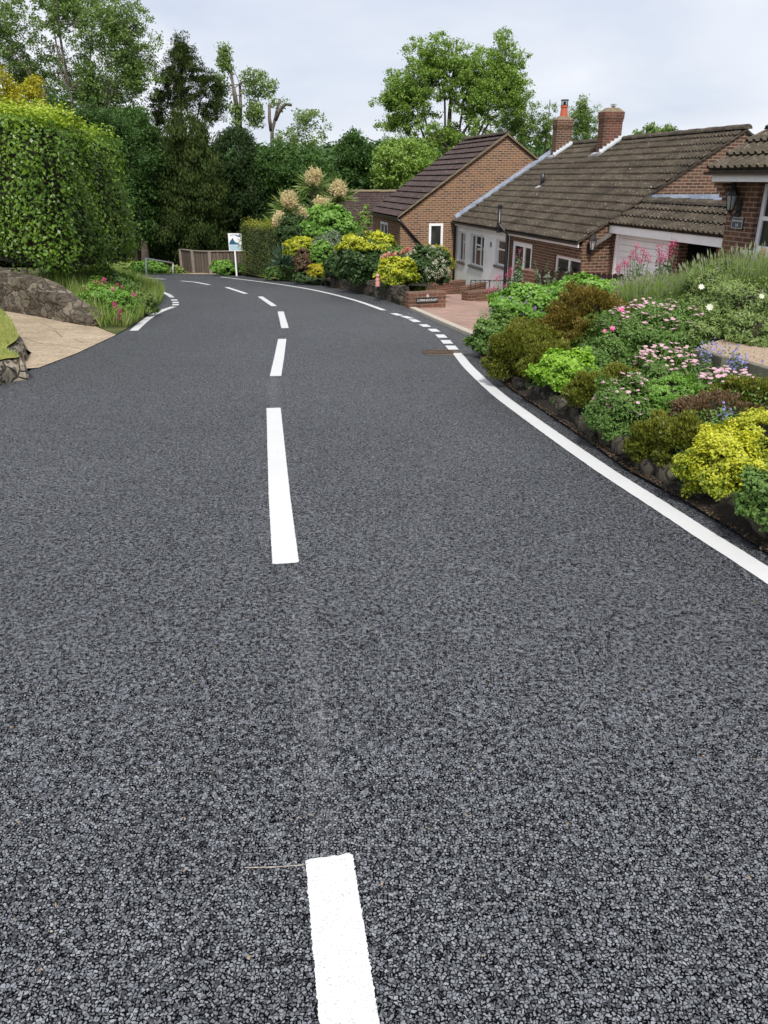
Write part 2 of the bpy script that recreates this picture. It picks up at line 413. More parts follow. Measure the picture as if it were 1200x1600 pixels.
# leaves (rnd 0..1)
LM = {}
def L_(k, stops, **kw): LM[k] = leafmat(k, stops, **kw)
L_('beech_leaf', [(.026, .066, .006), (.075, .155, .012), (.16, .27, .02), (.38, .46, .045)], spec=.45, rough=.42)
L_('ash_leaf', [(.085, .15, .035), (.13, .21, .05), (.19, .28, .08), (.26, .34, .12)])
L_('ash_leaf_bright', [(.11, .20, .03), (.17, .28, .045), (.23, .34, .07), (.32, .42, .10)])
L_('oak_leaf', [(.028, .07, .015), (.05, .11, .022), (.09, .17, .035)])
L_('conifer_leaf', [(.016, .036, .012), (.028, .055, .017), (.06, .095, .03)], trans=.15, spec=.12, rough=.7)
L_('pine_leaf', [(.022, .042, .012), (.044, .070, .018), (.10, .128, .034)], trans=.15, spec=.1, rough=.7)
L_('dark_leaf', [(.022, .05, .014), (.04, .085, .02), (.085, .14, .04)], trans=.2)
L_('mid_leaf', [(.07, .14, .03), (.115, .21, .045), (.18, .28, .07)])
L_('green_leaf', [(.09, .20, .03), (.16, .32, .05), (.25, .42, .08)])
L_('lime_leaf', [(.14, .28, .025), (.22, .40, .035), (.32, .50, .06)])
L_('yellow_leaf', [(.08, .14, .018), (.22, .29, .026), (.48, .49, .035), (.66, .63, .06)])
L_('golden_leaf', [(.20, .22, .02), (.40, .36, .025), (.55, .46, .03)])
L_('heather_leaf', [(.060, .080, .012), (.105, .125, .016), (.165, .18, .025), (.24, .245, .04)])
L_('bronze_leaf', [(.085, .075, .015), (.135, .115, .02), (.18, .135, .026), (.23, .155, .034)])
L_('russet_leaf', [(.10, .065, .035), (.15, .095, .05), (.22, .14, .085)])
L_('grey_leaf', [(.13, .18, .11), (.19, .25, .16), (.26, .31, .21)])
L_('lavender_blade', [(.13, .21, .05), (.20, .30, .075), (.27, .37, .11), (.34, .40, .17)])
L_('grass_blade', [(.09, .16, .03), (.16, .26, .045), (.26, .34, .08), (.36, .36, .16)])
L_('spike_leaf', [(.04, .08, .05), (.07, .13, .08), (.13, .19, .13)], trans=.15)
L_('hedge_leaf', [(.03, .055, .012), (.055, .085, .015), (.10, .13, .02), (.30, .30, .04)])
L_('sword_leaf', [(.09, .15, .035), (.15, .22, .055), (.25, .31, .10)], trans=.2)
L_('cream_flower', [(.55, .43, .24), (.70, .57, .36), (.80, .70, .50)])
L_('white_flower', [(.50, .50, .36), (.62, .62, .50), (.75, .74, .66)])
L_('pink_petal', [(.55, .27, .38), (.68, .42, .50), (.78, .58, .62)])
L_('magenta_petal', [(.45, .04, .14), (.62, .10, .26), (.70, .22, .38)])
L_('red_petal', [(.35, .02, .05), (.50, .05, .10), (.60, .12, .2)])
L_('salmon_petal', [(.62, .20, .18), (.72, .32, .28), (.78, .45, .38)])
L_('violet_petal', [(.16, .05, .30), (.26, .11, .42), (.36, .22, .55)])
L_('blue_petal', [(.20, .18, .55), (.30, .28, .66), (.42, .40, .75)])
L_('litter_leaf', [(.035, .022, .013), (.075, .045, .025), (.17, .11, .06)], trans=0)

L_('crumb', [(.12, .09, .05), (.28, .21, .13), (.42, .36, .28)], trans=0)
MAT['rust'] = mottled('rusty_iron', (.035, .022, .014), (.10, .06, .035), 30, .8, .5, 80, .004)
# ------------------------------------------------------------ foliage helpers
RNG = np.random.default_rng(7)
def unit(a):
    return a / np.maximum(np.linalg.norm(a, axis=1, keepdims=True), 1e-9)
def leafmesh(name, C, T, N, L, Wd, rnd, mat, parent=None, fold=.18, taper=.5):
    n = len(C); C = np.asarray(C, float); T = unit(np.asarray(T, float)); B = unit(np.cross(T, N)); N2 = np.cross(B, T)
    L = np.broadcast_to(np.asarray(L, float), (n,))[:, None]; Wd = np.broadcast_to(np.asarray(Wd, float), (n,))[:, None]
    o_ = origin(parent); C = C - np.array([[o_.x, o_.y, o_.z]])
    V = np.empty((n, 4, 3))
    V[:, 0] = C - T * L * .5
    V[:, 1] = C + B * Wd * .5 + N2 * Wd * fold + T * L * (taper - .5)
    V[:, 2] = C + T * L * .5
    V[:, 3] = C - B * Wd * .5 + N2 * Wd * fold + T * L * (taper - .5)
    me = bpy.data.meshes.new(name)
    me.vertices.add(4 * n); me.vertices.foreach_set('co', V.ravel())
    me.loops.add(4 * n); me.loops.foreach_set('vertex_index', np.arange(4 * n, dtype=np.int32))
    me.polygons.add(n); me.polygons.foreach_set('loop_start', np.arange(0, 4 * n, 4, dtype=np.int32))
    a = me.attributes.new('rnd', 'FLOAT', 'POINT'); a.data.foreach_set('value', np.repeat(np.clip(rnd, 0, 1), 4).astype(np.float32))
    me.update(calc_edges=True)
    me.materials.append(mat)
    o = bpy.data.objects.new(name, me); COL.objects.link(o)
    if parent: o.parent = parent
    return o
def rdir(n): return unit(RNG.normal(size=(n, 3)))
def cluster(centres, rad, per, squash=.75):
    """points scattered in small tufts around centres; returns points, outward dirs, tuft index"""
    k = len(centres); idx = np.repeat(np.arange(k), per)
    d = rdir(k * per); r = RNG.random(k * per) ** .45
    rr = np.broadcast_to(rad, (k,))[idx] if np.ndim(rad) else rad
    off = d * (r * rr)[:, None]
    off[:, 2] *= squash
    return centres[idx] + off, d, idx
def ellips(c, r, n, shell=.75, zmin=-.6, lump=.12):
    """tuft centres over a lumpy ellipsoid"""
    d = rdir(n * 2); d = d[d[:, 2] > zmin][:n]
    ph = RNG.random(6) * 6
    l = 1 + lump * (np.sin(d[:, 0] * 5 + ph[0]) * np.sin(d[:, 1] * 5 + ph[1]) + np.sin(d[:, 2] * 7 + ph[2] + d[:, 0] * 4) * .7)
    q = (shell + (1 - shell) * RNG.random(len(d))) * l
    return np.array([[c[0], c[1], c[2]]]) + d * q[:, None] * np.array([r]), d
def bush(name, root, c, r, mat, n=6000, L=.05, Wd=None, tuft=None, up=.3, rndup=.35, per=22, shell=.78, spiky=0, zmin=-.55, lump=.12, part='foliage', jit=.55):
    """a mound of leaves built as one mesh under root"""
    k = max(6, n // per); cen, d = ellips(c, r, k, shell, zmin, lump)
    tr = tuft or min(r) * .22
    pts, dd, idx = cluster(cen, tr, per)
    out = d[idx]; m = len(pts)
    N = unit(out * .7 + rdir(m) * jit + np.array([[0, 0, up]]))
    if spiky: T = unit(out * .6 + rdir(m) * .5 + np.array([[0, 0, spiky]])); N = rdir(m)
    else: T = unit(np.cross(N, rdir(m)) + out * .2)
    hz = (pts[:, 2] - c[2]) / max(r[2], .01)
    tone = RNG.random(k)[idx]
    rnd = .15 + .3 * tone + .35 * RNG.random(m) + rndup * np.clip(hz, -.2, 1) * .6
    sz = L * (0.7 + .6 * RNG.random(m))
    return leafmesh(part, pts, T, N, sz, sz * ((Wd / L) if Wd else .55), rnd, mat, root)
def core(root, c, r, mat, name='stems', n=2):  # solid dark filler added behind the leaves to stop see-through gaps
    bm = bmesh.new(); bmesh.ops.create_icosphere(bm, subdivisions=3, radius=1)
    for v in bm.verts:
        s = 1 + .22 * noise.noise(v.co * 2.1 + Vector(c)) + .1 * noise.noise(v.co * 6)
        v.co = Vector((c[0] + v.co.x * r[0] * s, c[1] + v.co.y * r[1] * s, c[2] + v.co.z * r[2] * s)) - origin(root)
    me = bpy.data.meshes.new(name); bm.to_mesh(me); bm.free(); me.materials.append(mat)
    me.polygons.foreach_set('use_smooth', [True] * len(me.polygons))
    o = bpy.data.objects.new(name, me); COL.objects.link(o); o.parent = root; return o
CORE_MAT = mottled('plant_core_dark', (.012, .014, .006), (.03, .03, .014), 12, .95, .8, 30, .03)  # dark colour for the added filler cores inside plants
def shrub(name, label, cat, c, r, mat, n=6000, L=.05, group=None, corek=.72, lobes=None, **kw):
    root = thing(name, label, cat, (c[0], c[1], c[2] - r[2]), group)
    if corek: core(root, c, (r[0] * corek, r[1] * corek, r[2] * corek), CORE_MAT)
    bush(name, root, c, r, mat, n, L, **kw)
    for cc, r2 in (lobes or ()):
        core(root, cc, tuple(v * .72 for v in r2), CORE_MAT); bush(name, root, cc, r2, mat, int(n * .55), L, **kw)
    return root
def petals(root, pts, nrm, size, mat, name='blossom', per=6):
    """small discs of petals: per petals round each point"""
    k = len(pts); idx = np.repeat(np.arange(k), per); N = unit(nrm)[idx]
    a = np.tile(np.arange(per) * 2 * math.pi / per, k)
    ref = unit(np.cross(N, np.tile([[.3, .9, .1]], (k * per, 1)))); b2 = np.cross(N, ref)
    T = ref * np.cos(a)[:, None] + b2 * np.sin(a)[:, None]
    sz = size * (0.8 + .4 * RNG.random(k))[idx]
    C = pts[idx] + T * (sz * .5)[:, None]
    return tag(leafmesh(name, C, T + N * .12, N, sz, sz * .62, RNG.random(k * per), mat, root, fold=.05), kind='stuff')
def blossom_heads(root, pts, rad, mat, per=18, size=.012, name='blossom', squash=1.0):
    p, d, i = cluster(pts, rad, per, squash)
    return tag(leafmesh(name, p, rdir(len(p)), d, size, size * .8, RNG.random(len(p)), mat, root), kind='stuff')
def stems(root, a, b, w, mat, name='stalks', bend=.0):
    d = b - a; n = len(a)
    return tag(leafmesh(name, (a + b) / 2, d, rdir(n), np.linalg.norm(d, axis=1), w, RNG.random(n) * .6, mat, root, fold=.3), kind='stuff')
def px_mound(px0, px1, py0, py1, Y, ry=None):
    """centre and radii of a mound that spans these photo pixels at distance Y"""
    c = P((px0 + px1) / 2, (py0 + py1) / 2, Y); s = pxm(Y, c.z)
    rx = (px1 - px0) / 2 * s; rz = (py1 - py0) / 2 * s
    return (c.x, c.y, c.z), (rx, ry or rx * .8, rz)
# trees
def tree(name, label, base, blobs, leaf, bark, nclump=120, per=90, L=.2, cr=.6, tr=.25, group=None, droop=0, shell=.45,
         fork=.35, cat='tree', asp=.5, lean=(0, 0), limbs=True, rndup=.25, limbr=.35, seed=0, jit=.8, crownname='crown', zmin=-.9, nlimb=95):
    """blobs: [(cx,cy,cz,rx,ry,rz,weight)] world coordinates"""
    root = thing(name, label, cat, base, group)
    rr = random.Random(seed + 11)
    cens = []; tot = sum(b[6] for b in blobs)
    for b in blobs:
        c, d = ellips(b[:3], b[3:6], max(4, int(nclump * b[6] / tot)), shell, zmin, .1); cens.append(c)
    cens = np.concatenate(cens); k = len(cens)
    top = max(b[2] + b[5] * .6 for b in blobs); bx = Vector(base)
    cm = Vector((sum(b[0] * b[6] for b in blobs) / tot, sum(b[1] * b[6] for b in blobs) / tot, top))
    mb = MB(); H = cm.z - bx.z
    def trunkpt(t):
        q = bx.lerp(cm, t); q.x += math.sin(t * 5 + seed) * .02 * H; q.y += math.cos(t * 4 + seed) * .02 * H; return q
    ts = [i / 9 for i in range(10)]
    mb.tube([trunkpt(t) for t in ts], [tr * (1.25 if t == 0 else 1 - .85 * t) for t in ts], 9)
    if limbs:
        nodes = []
        for b in blobs:
            bc = Vector(b[:3]) + Vector((0, 0, -b[5] * .25)); t0 = max(.12, min(.8, fork * rr.uniform(.75, 1.15), ((bc.z - bx.z) / max(H, .1)) * .75))
            for q in range(max(1, min(4, int(b[3] / 1.2)))):
                e = bc + Vector((rr.uniform(-.5, .5) * b[3], rr.uniform(-.4, .4) * b[4], rr.uniform(.0, .5) * b[5])); a = trunkpt(min(.9, t0 * rr.uniform(.9, 1.35)))
                m1 = a.lerp(e, .35) + Vector((0, 0, -.03 * H)) + Vector((rr.uniform(-.1, .1), 0, 0)) * H * .3; m2 = a.lerp(e, .7) + Vector((rr.uniform(-.04, .04), 0, .02)) * H
                r0 = tr * .42; mb.tube([a, m1, m2, e], [r0, r0 * .7, r0 * .5, r0 * .25], 6, False)
                nodes += [(m1, r0 * .6), (m1.lerp(m2, .5), r0 * .5), (m2, r0 * .42), (m2.lerp(e, .5), r0 * .34), (e, r0 * .25)]
        nodes += [(trunkpt(t), tr * .3) for t in (.5, .6, .7, .8, .9)]
        for c in cens[:: max(1, k // nlimb)]:
            c = Vector(c); cand = [n_ for n_ in nodes if n_[0].z < c.z + .2 * H] or nodes
            a, r0 = min(cand, key=lambda n_: (n_[0] - c).length * rr.uniform(.8, 1.2)); r0 = min(r0, .055 * tr / .25)
            if (a - c).length < .2: continue
            mid = a.lerp(c, .5) + Vector((rr.uniform(-1, 1), rr.uniform(-1, 1), rr.uniform(-.3, .8))) * (c - a).length * .12
            mb.tube([a, mid, c], [r0, r0 * .6, r0 * .25], 4, False)
            if len(nodes) < 400: nodes.append((mid, r0 * .6))
    mb.build('trunk', bark, root, smooth=True, uv=False)
    pts, dd, idx = cluster(cens, cr * (.6 + .8 * RNG.random(k)), per, .7)
    pts = pts + rdir(len(pts)) * (np.abs(RNG.normal(size=(len(pts), 1))) * cr * .35)
    m = len(pts)
    if droop:
        T = unit(np.array([[0, 0, -droop]]) + rdir(m) * .6); N = rdir(m)
    else:
        N = unit(rdir(m) * jit + np.array([[0, 0, .5]])); T = unit(np.cross(N, rdir(m)))
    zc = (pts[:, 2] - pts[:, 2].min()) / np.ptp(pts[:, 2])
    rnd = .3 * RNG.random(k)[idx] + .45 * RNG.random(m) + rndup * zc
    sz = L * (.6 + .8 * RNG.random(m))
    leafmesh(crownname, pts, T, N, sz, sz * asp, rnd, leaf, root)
    return root
# sheets on the ground
def sheet(name, outline, mat, off, hf=None, step=None, kind='structure', parent=None, thick=None):
    bm = bmesh.new(); vs = [bm.verts.new((p[0], p[1], 0)) for p in outline]; bm.faces.new(vs)
    xs = [p[0] for p in outline]; ys = [p[1] for p in outline]
    ycuts = set([1, 1.4, 1.8, 2.2, 2.6, 3, 3.4, 3.8, 4.2, 4.6, 5, 34, 36, 38, 40, 42, 44, 70])
    cuts = [(y, 1) for y in ycuts]
    if step:
        cuts += [(y, 1) for y in np.arange(min(ys), max(ys), step)] + [(x, 0) for x in np.arange(min(xs), max(xs), step)]
    for v_, ax in cuts:
        if ax == 1 and not (min(ys) < v_ < max(ys)): continue
        co = (0, v_, 0) if ax == 1 else (v_, 0, 0); no = (0, 1, 0) if ax == 1 else (1, 0, 0)
        bmesh.ops.bisect_plane(bm, geom=bm.verts[:] + bm.edges[:] + bm.faces[:], plane_co=co, plane_no=no)
    bmesh.ops.triangulate(bm, faces=[f for f in bm.faces if len(f.verts) > 4])
    for v in bm.verts:
        v.co.z = (hf(v.co.x, v.co.y) if hf else gz(v.co.y)) + off
    bm.normal_update()
    if sum(f.normal.z for f in bm.faces) < 0: bmesh.ops.reverse_faces(bm, faces=bm.faces[:])
    o_ = origin(parent)
    for v in bm.verts: v.co -= o_
    me = bpy.data.meshes.new(name); bm.to_mesh(me); bm.free(); box_uv(me); me.materials.append(mat)
    if hf: me.polygons.foreach_set('use_smooth', [True] * len(me.polygons))
    o = bpy.data.objects.new(name, me); COL.objects.link(o)
    if parent: o.parent = parent
    elif kind: o['kind'] = kind
    return o
def resample(pts, step):
    out_ = [Vector(pts[0])]
    for a, b in zip(pts[:-1], pts[1:]):
        a = Vector(a); b = Vector(b); n = max(1, int((b - a).length / step))
        for i in range(1, n + 1): out_.append(a.lerp(b, i / n))
    return out_
def catmull(pts, n=8):
    pts = [Vector((p[0], p[1], 0)) for p in pts]; q = [pts[0] * 2 - pts[1]] + pts + [pts[-1] * 2 - pts[-2]]; o = []
    for i in range(1, len(q) - 2):
        for k in range(n):
            t = k / n; a, b, c, d = q[i - 1], q[i], q[i + 1], q[i + 2]
            o.append(.5 * ((2 * b) + (c - a) * t + (2 * a - 5 * b + 4 * c - d) * t * t + (3 * b - a - 3 * c + d) * t ** 3))
    o.append(pts[-1]); return o
def ribbon(name, pts, width, mat, off, parent, rag=.0035, step=.02):
    c = resample(pts, step); mb = MB(); n = len(c); K = 10 if step < .01 else 1
    def nz_(x, y): return rag * 1.3 * (.7 * noise.noise(Vector((x * 95, y * 95, 3))) + noise.noise(Vector((x * 260, y * 260, 7))))
    for i, p in enumerate(c):
        d = (c[min(i + 1, n - 1)] - c[max(i - 1, 0)]); d.z = 0; d.normalize(); nrm = Vector((-d.y, d.x, 0))
        for k in range(K + 1):
            f = .5 - k / K; q = p + nrm * width * f
            if k in (0, K): q = q + nrm * nz_(q.x, q.y) * (1 if k == 0 else -1)
            if i in (0, n - 1) and K > 1: q = q + d * (1 if i else -1) * (nz_(q.x, q.y) + (.003 if 0 < k < K else -.003))
            q.z = gz(q.y) + off; mb.v.append(tuple(q))
    for i in range(n - 1):
        for k in range(K): mb.f.append((i * (K + 1) + k, i * (K + 1) + k + 1, (i + 1) * (K + 1) + k + 1, (i + 1) * (K + 1) + k))
    return mb.build(name, mat, parent, uv=False)
random.seed(4)
# ------------------------------------------------------------ ground, road, marks
RE = [(2.35, -6), (2.2, 0)] + [tuple(G(x, y)[:2]) for x, y in [(1200, 870), (1150, 836), (1080, 793), (975, 735), (920, 693), (850, 645), (790, 604), (755, 565), (736, 527), (690, 507), (640, 484)]]
RF = RE + [tuple(G(x, y)[:2]) for x, y in [(600, 470), (560, 459), (520, 450), (478, 443), (430, 438), (380, 431), (340, 429)]]
RF[-1] = (RF[-1][0], min(RF[-1][1], 33)); RF += [(-9.5, 33.4), (-15, 34), (-26, 34.5)]
LE = [(-3.2, -6), (-3.3, 2)] + [tuple(G(x, y)[:2]) for x, y in [(0, 606), (58, 577), (120, 553), (182, 524), (205, 511), (225, 497), (241, 484), (253, 473), (254, 464), (244, 454)]]
LE += [(-8.2, 25.2), (-12, 27), (-26, 28.5)]
def xR(y):
    ys = [p[1] for p in RF if p[1] < 33.2]; xs = [p[0] for p in RF if p[1] < 33.2]; return interp(y, ys, xs)
def H(x, y):
    z = gz(y)
    if y < 45: z -= .27 * smooth((x - xR(min(y, 33))) / 4) * smooth((y - 13) / 7)
    return z
def groundmesh():
    ys = list(np.arange(-20, 0, 4)) + list(np.arange(0, 46, .8)) + list(np.arange(46, 100, 6)) + list(np.arange(100, 620, 40))
    xs = list(np.arange(-320, -30, 29)) + list(np.arange(-30, 30, .8)) + list(np.arange(30, 330, 30))
    mb = MB()
    for y in ys:
        for x in xs:
            z = H(x, y) - .03
            if y > 110: z += 5 * noise.noise(Vector((x / 120, y / 120, 0)))
            mb.v.append((x, y, z))
    nx = len(xs)
    for j in range(len(ys) - 1):
        for i in range(nx - 1): mb.f.append((j * nx + i, j * nx + i + 1, (j + 1) * nx + i + 1, (j + 1) * nx + i))
    o = mb.build('ground', MAT['bank'], None, smooth=True, uv=False); tag(o, kind='structure')
groundmesh()
road = sheet('road', [(p[0] + .07, p[1] + .03) for p in RF] + [(p[0] - .05, p[1]) for p in reversed(LE)], MAT['asphalt'], 0.0, step=None)
def gl(pts): return [G(x, y) for x, y in pts]
PW = .118
p0, p1 = G(514, 1341), G(546, 1600); dirn = (p1 - p0).normalized()
dash = [[p0, p1, p0 + dirn * 3.0], gl([(427.5, 638), (431.5, 700), (437, 780), (446.5, 881)]), gl([(441, 530), (436, 560), (430.5, 588)]),
        gl([(438.5, 487), (445.5, 513)]), gl([(406.5, 463.5), (428.5, 478.5)]), gl([(354, 449), (384.5, 459)]), gl([(283, 439), (305, 441), (327, 445)]), gl([(222, 433.5), (258, 436.5)])]
for i, d in enumerate(dash):
    ribbon('centre_line_mark', d, PW if i < 4 else .125, MAT['paint'], .004, road, step=.0035 if i < 2 else (.009 if i == 2 else .05), rag=.003)
rl = catmull(gl([(714, 552), (734, 576), (775, 614), (820, 648), (883, 693), (950, 739), (1042, 798), (1100, 836), (1160, 874), (1200, 900)]), 6)
dd_ = (rl[-1] - rl[-2]).normalized(); rl += [rl[-1] + dd_ * .8, rl[-1] + dd_ * .8 + Vector((.03, -1.2, 0)), rl[-1] + Vector((.1, -5, 0))]
ribbon('edge_line', rl, .115, MAT['paint'], .004, road, rag=.002)
# short dashes across the drive mouth, along the same line
dc = catmull(gl([(600, 485.5), (620, 492), (636, 496), (648, 501), (664, 509), (678, 516.3), (689.5, 525.5), (698, 534.5), (706, 543), (714, 552)]), 8)
for cx, cy in [(620, 491.5), (636, 496), (648, 501.3), (664, 509), (678, 516.3), (689.5, 525.5), (698, 534.5), (706, 543.5)]:
    g = G(cx, cy); g.z = 0; k = min(range(len(dc)), key=lambda i: (dc[i] - g).length)
    t = (dc[min(k + 2, len(dc) - 1)] - dc[max(k - 2, 0)]).normalized()
    hl = .20 if g.y < 13.5 else .24
    ribbon('give_way_mark', [g - t * hl, g + t * hl], .135, MAT['paint'], .004, road)
ribbon('edge_line', catmull(gl([(600, 485), (560, 471), (520, 460), (478, 451), (430, 443.5), (380, 437), (345, 433)]), 6), .11, MAT['paint'], .004, road, step=.1)
ll = catmull(gl([(209, 517), (225, 502.5), (240, 492), (255, 485), (271, 479.5)]), 6)
ribbon('edge_line', ll, .13, MAT['paint'], .004, road, step=.04)
ribbon('edge_line', catmull(gl([(269, 465), (262, 460), (249, 455)]), 4), .12, MAT['paint'], .004, road, step=.05)
lp = catmull(gl([(271, 479.5), (274.3, 476.3), (274.4, 472.8), (272.3, 469), (269, 465)]), 6)
for c_ in (lp[6], lp[12], lp[18]):
    k = lp.index(c_); t = (lp[k + 1] - lp[k - 1]).normalized()
    ribbon('give_way_mark', [c_ - t * .19, c_ + t * .19], .14, MAT['paint'], .004, road, step=.05)
# surface marks: dusty residue between the dashes, worn patch at the drive mouth
def residue():
    m = M('paint_dust'); p = m.pos((1, 1, 1)); n = m.noise(p, 16, 5, .7)
    g = m.n('ShaderNodeBsdfTransparent'); m.col((.42, .42, .44)); m.rough(.8, .1)
    uvn = m.n('ShaderNodeUVMap', uv_map='uv'); s = m.n('ShaderNodeSeparateXYZ'); m.l(uvn.outputs[0], s.inputs[0])
    across = m.math('MULTIPLY', m.math('MULTIPLY', s.outputs[0], m.math('SUBTRACT', 1, s.outputs[0])), 4)
    along = m.math('MULTIPLY', m.math('MULTIPLY', s.outputs[1], m.math('SUBTRACT', 1, s.outputs[1])), 4)
    flatm = m.n('ShaderNodeMapping'); flatm.inputs['Scale'].default_value = (1, 1, 0); m.l(p, flatm.inputs[0])
    v = m.n('ShaderNodeTexVoronoi', voronoi_dimensions='2D', feature='DISTANCE_TO_EDGE'); v.inputs['Scale'].default_value = 92; m.l(flatm.outputs[0], v.inputs['Vector'])
    k = m.ramp(v.outputs['Distance'], [(.1, 0), (.3, 1)])
    f = m.math('MULTIPLY', m.math('MULTIPLY', across, m.math('POWER', along, .4)), m.math('MULTIPLY', k, m.ramp(n, [(.38, 0), (.70, .42)])))
    mx_ = m.n('ShaderNodeMixShader'); m.l(f, mx_.inputs[0]); m.l(g.outputs[0], mx_.inputs[1]); m.l(m.b.outputs[0], mx_.inputs[2]); m.l(mx_.outputs[0], m.o.inputs[0])
    return m.m
MAT['dust'] = residue()
def dust(a, b, w):
    a, b = G(*a), G(*b); d = (b - a); d.z = 0; d.normalize(); nr = Vector((-d.y, d.x, 0)) * w / 2; mb = MB(); n = 12
    L0 = []
    for i in range(n + 1):
        c = a.lerp(b, i / n)
        for s in (-1, 1):
            q = c + nr * s; q.z = gz(q.y) + .003; mb.v.append(tuple(q))
    mb.f = [(2 * i, 2 * i + 1, 2 * i + 3, 2 * i + 2) for i in range(n)]
    o = mb.build('dust_streak', MAT['dust'], road, uv=False)
    uvl = o.data.uv_layers.new(name='uv').data
    for p in o.data.polygons:
        for li in p.loop_indices:
            vi = o.data.loops[li].vertex_index; uvl[li].uv = (vi % 2, (vi // 2) / n)
dust((466, 880), (512, 1330), .12); dust((425, 588), (428, 636), .12)
mh = catmull([tuple(G(x, y)[:2]) for x, y in [(664, 548), (680, 546), (706, 547), (722, 551), (712, 556), (690, 555.5), (668, 555)]], 2)
sheet('worn_patch', [(p.x, p.y) for p in mh], MAT['manhole'], .003, parent=road)
dg = G(684, 550.5); root = thing('drain_grate', 'rusty dark drain grate set in the road at the start of the right white line', 'drain', (dg.x, dg.y, gz(dg.y)))
mb = MB(); sl_ = Vector((0, 1, -.07)).normalized(); up_ = Vector((0, .07, 1)).normalized(); X_ = Vector((1, 0, 0)); c0 = Vector((dg.x, dg.y, gz(dg.y) + .006))
for sx in (-1, 1): mb.box(c0 + X_ * .17 * sx, (.02, .15, .006), (X_, sl_, up_)); mb.box(c0 + sl_ * .135 * sx, (.1495, .0149, .0055), (X_, sl_, up_))
mb.build('frame', MAT['rust'], root); mb = MB()
for i in range(8): mb.box(c0 + X_ * (-.133 + .038 * i), (.010, .12, .004), (X_, sl_, up_))
mb.build('bars', MAT['rust'], root); mb = MB(); mb.box(c0 - up_ * .0045, (.148, .119, .001), (X_, sl_, up_)); mb.build('sump', MAT['dark'], root)
# loose grit and crumbs on the road (uncountable)
n = 420; yy = 1.2 + RNG.random(n) ** 1.4 * 9; xx = -2.9 + RNG.random(n) * 4.6; kk = np.array([a < xR(b) - .05 for a, b in zip(xx, yy)]); xx, yy = xx[kk], yy[kk]; n = len(xx)
N = unit(np.array([[0, 0, 1.0]]) + rdir(n) * .5); o = leafmesh('road_grit', np.stack([xx, yy, np.array([gz(v) + .004 for v in yy])], 1), np.cross(N, rdir(n)), N, .004 + .009 * RNG.random(n) ** 2, .005, RNG.random(n), LM['crumb']); tag(o, kind='stuff')
# chalk marks
ribbon('chalk_mark', gl([(384, 1357), (430, 1356), (472, 1353)]), .0028, MAT['kerb'], .003, road, rag=.0012, step=.006)
# ------------------------------------------------------------ drives, banks
dr = [G(640, 484), G(690, 507), G(736, 527)]
drive = [(p.x + .03, p.y) for p in dr] + [(2.2, 11.0), (4.5, 14), (7, 17), (7, 20), (3.9, 24.3), (3.2, 27.5), (.6, 25.6), (1.1, 21.5), (1.3, 17.3)]
drive_s = sheet('brick_driveway', drive, MAT['paving'], .012, hf=H, step=.7)
mb = MB()
kp = resample(dr, .6)
for a, b in zip(kp[:-1], kp[1:]):
    d = (b - a).normalized(); nr = Vector((d.y, -d.x, 0)); nr = -nr if nr.y < 0 else nr
    q = [a, b - d * .008, b - d * .008 + nr * .13, a + nr * .13]
    mb.hexa([(v.x, v.y, gz(v.y) - .05) for v in q], [(v.x, v.y, gz(v.y) + .055) for v in q])
tag(mb.build('drive_kerb', MAT['kerb'], None, bevel=.008), kind='structure')

# right garden: rising bed behind a low rock edge
ye = [p[1] for p in RE]; xe = [p[0] for p in RE]
def xE(y): return interp(y, ye, xe)
def HG(x, y):
    d = x - xE(y)
    z = gz(y) + .02 + .22 * smooth((d - .08) / .25) + .17 * smooth((d - .5) / 1.6)
    z -= 1.1 * smooth((y - 12.0) / 2.5)
    return max(z, H(x, y) - .05)
gp = [(xE(y) + .0, y) for y in np.arange(-6, 10.8, .4)] + [(1.55, 11.0), (3.2, 13.0), (5.0, 14.5), (12, 16), (12, -6)]
sheet('garden_soil', gp, MAT['soil'], 0.0, hf=HG, step=.4)
# dark litter along the gutter
def litter(pts, n, w, mat, size, name='leaf_litter'):
    p = resample(pts, .05); C = []; 
    for i in range(n):
        q = p[random.randrange(len(p))]; x = q.x + abs(random.gauss(0, w)) - .03; y = q.y + random.uniform(-.04, .04)
        C.append((x, y, gz(y) + .012 + max(0, HG(x, y) - gz(y)) + random.random() * .01))
    C = np.array(C); N = unit(np.array([[0, 0, 1.2]]) + rdir(len(C)) * .6)
    o = leafmesh(name, C, np.cross(N, rdir(len(C))), N, size * (.5 + RNG.random(len(C))), size * .5, RNG.random(len(C)), mat)
    tag(o, kind='stuff')
litter([Vector((xE(y), y, 0)) for y in np.arange(1, 10.5, .2)], 2600, .07, LM['litter_leaf'], .016)
# low creeping growth hanging over the edge of the bed (uncountable)
n = 26000; y = .6 + RNG.random(n) * 9.8; x = np.array([xE(v) for v in y]) + .10 + .22 * RNG.random(n) + .05 * np.sin(y * 9)
kk = (np.sin(y * 3.7) + .8 * np.sin(y * 8.3 + 1) + .5 * RNG.normal(size=n)) > -.55; x, y = x[kk], y[kk]; n = len(x)
z = np.array([gz(v) for v in y]) + .05 + .20 * RNG.random(n) * (.6 + .4 * np.sin(y * 5)); N = unit(rdir(n) * .6 + np.array([[-.7, -.2, .5]]))
o = leafmesh('edge_creepers', np.stack([x, y, z], 1), np.cross(N, rdir(n)) + np.array([[0, 0, -.3]]), N, .018 + .016 * RNG.random(n), .011, RNG.random(n) * .8, LM['dark_leaf']); tag(o, kind='stuff')
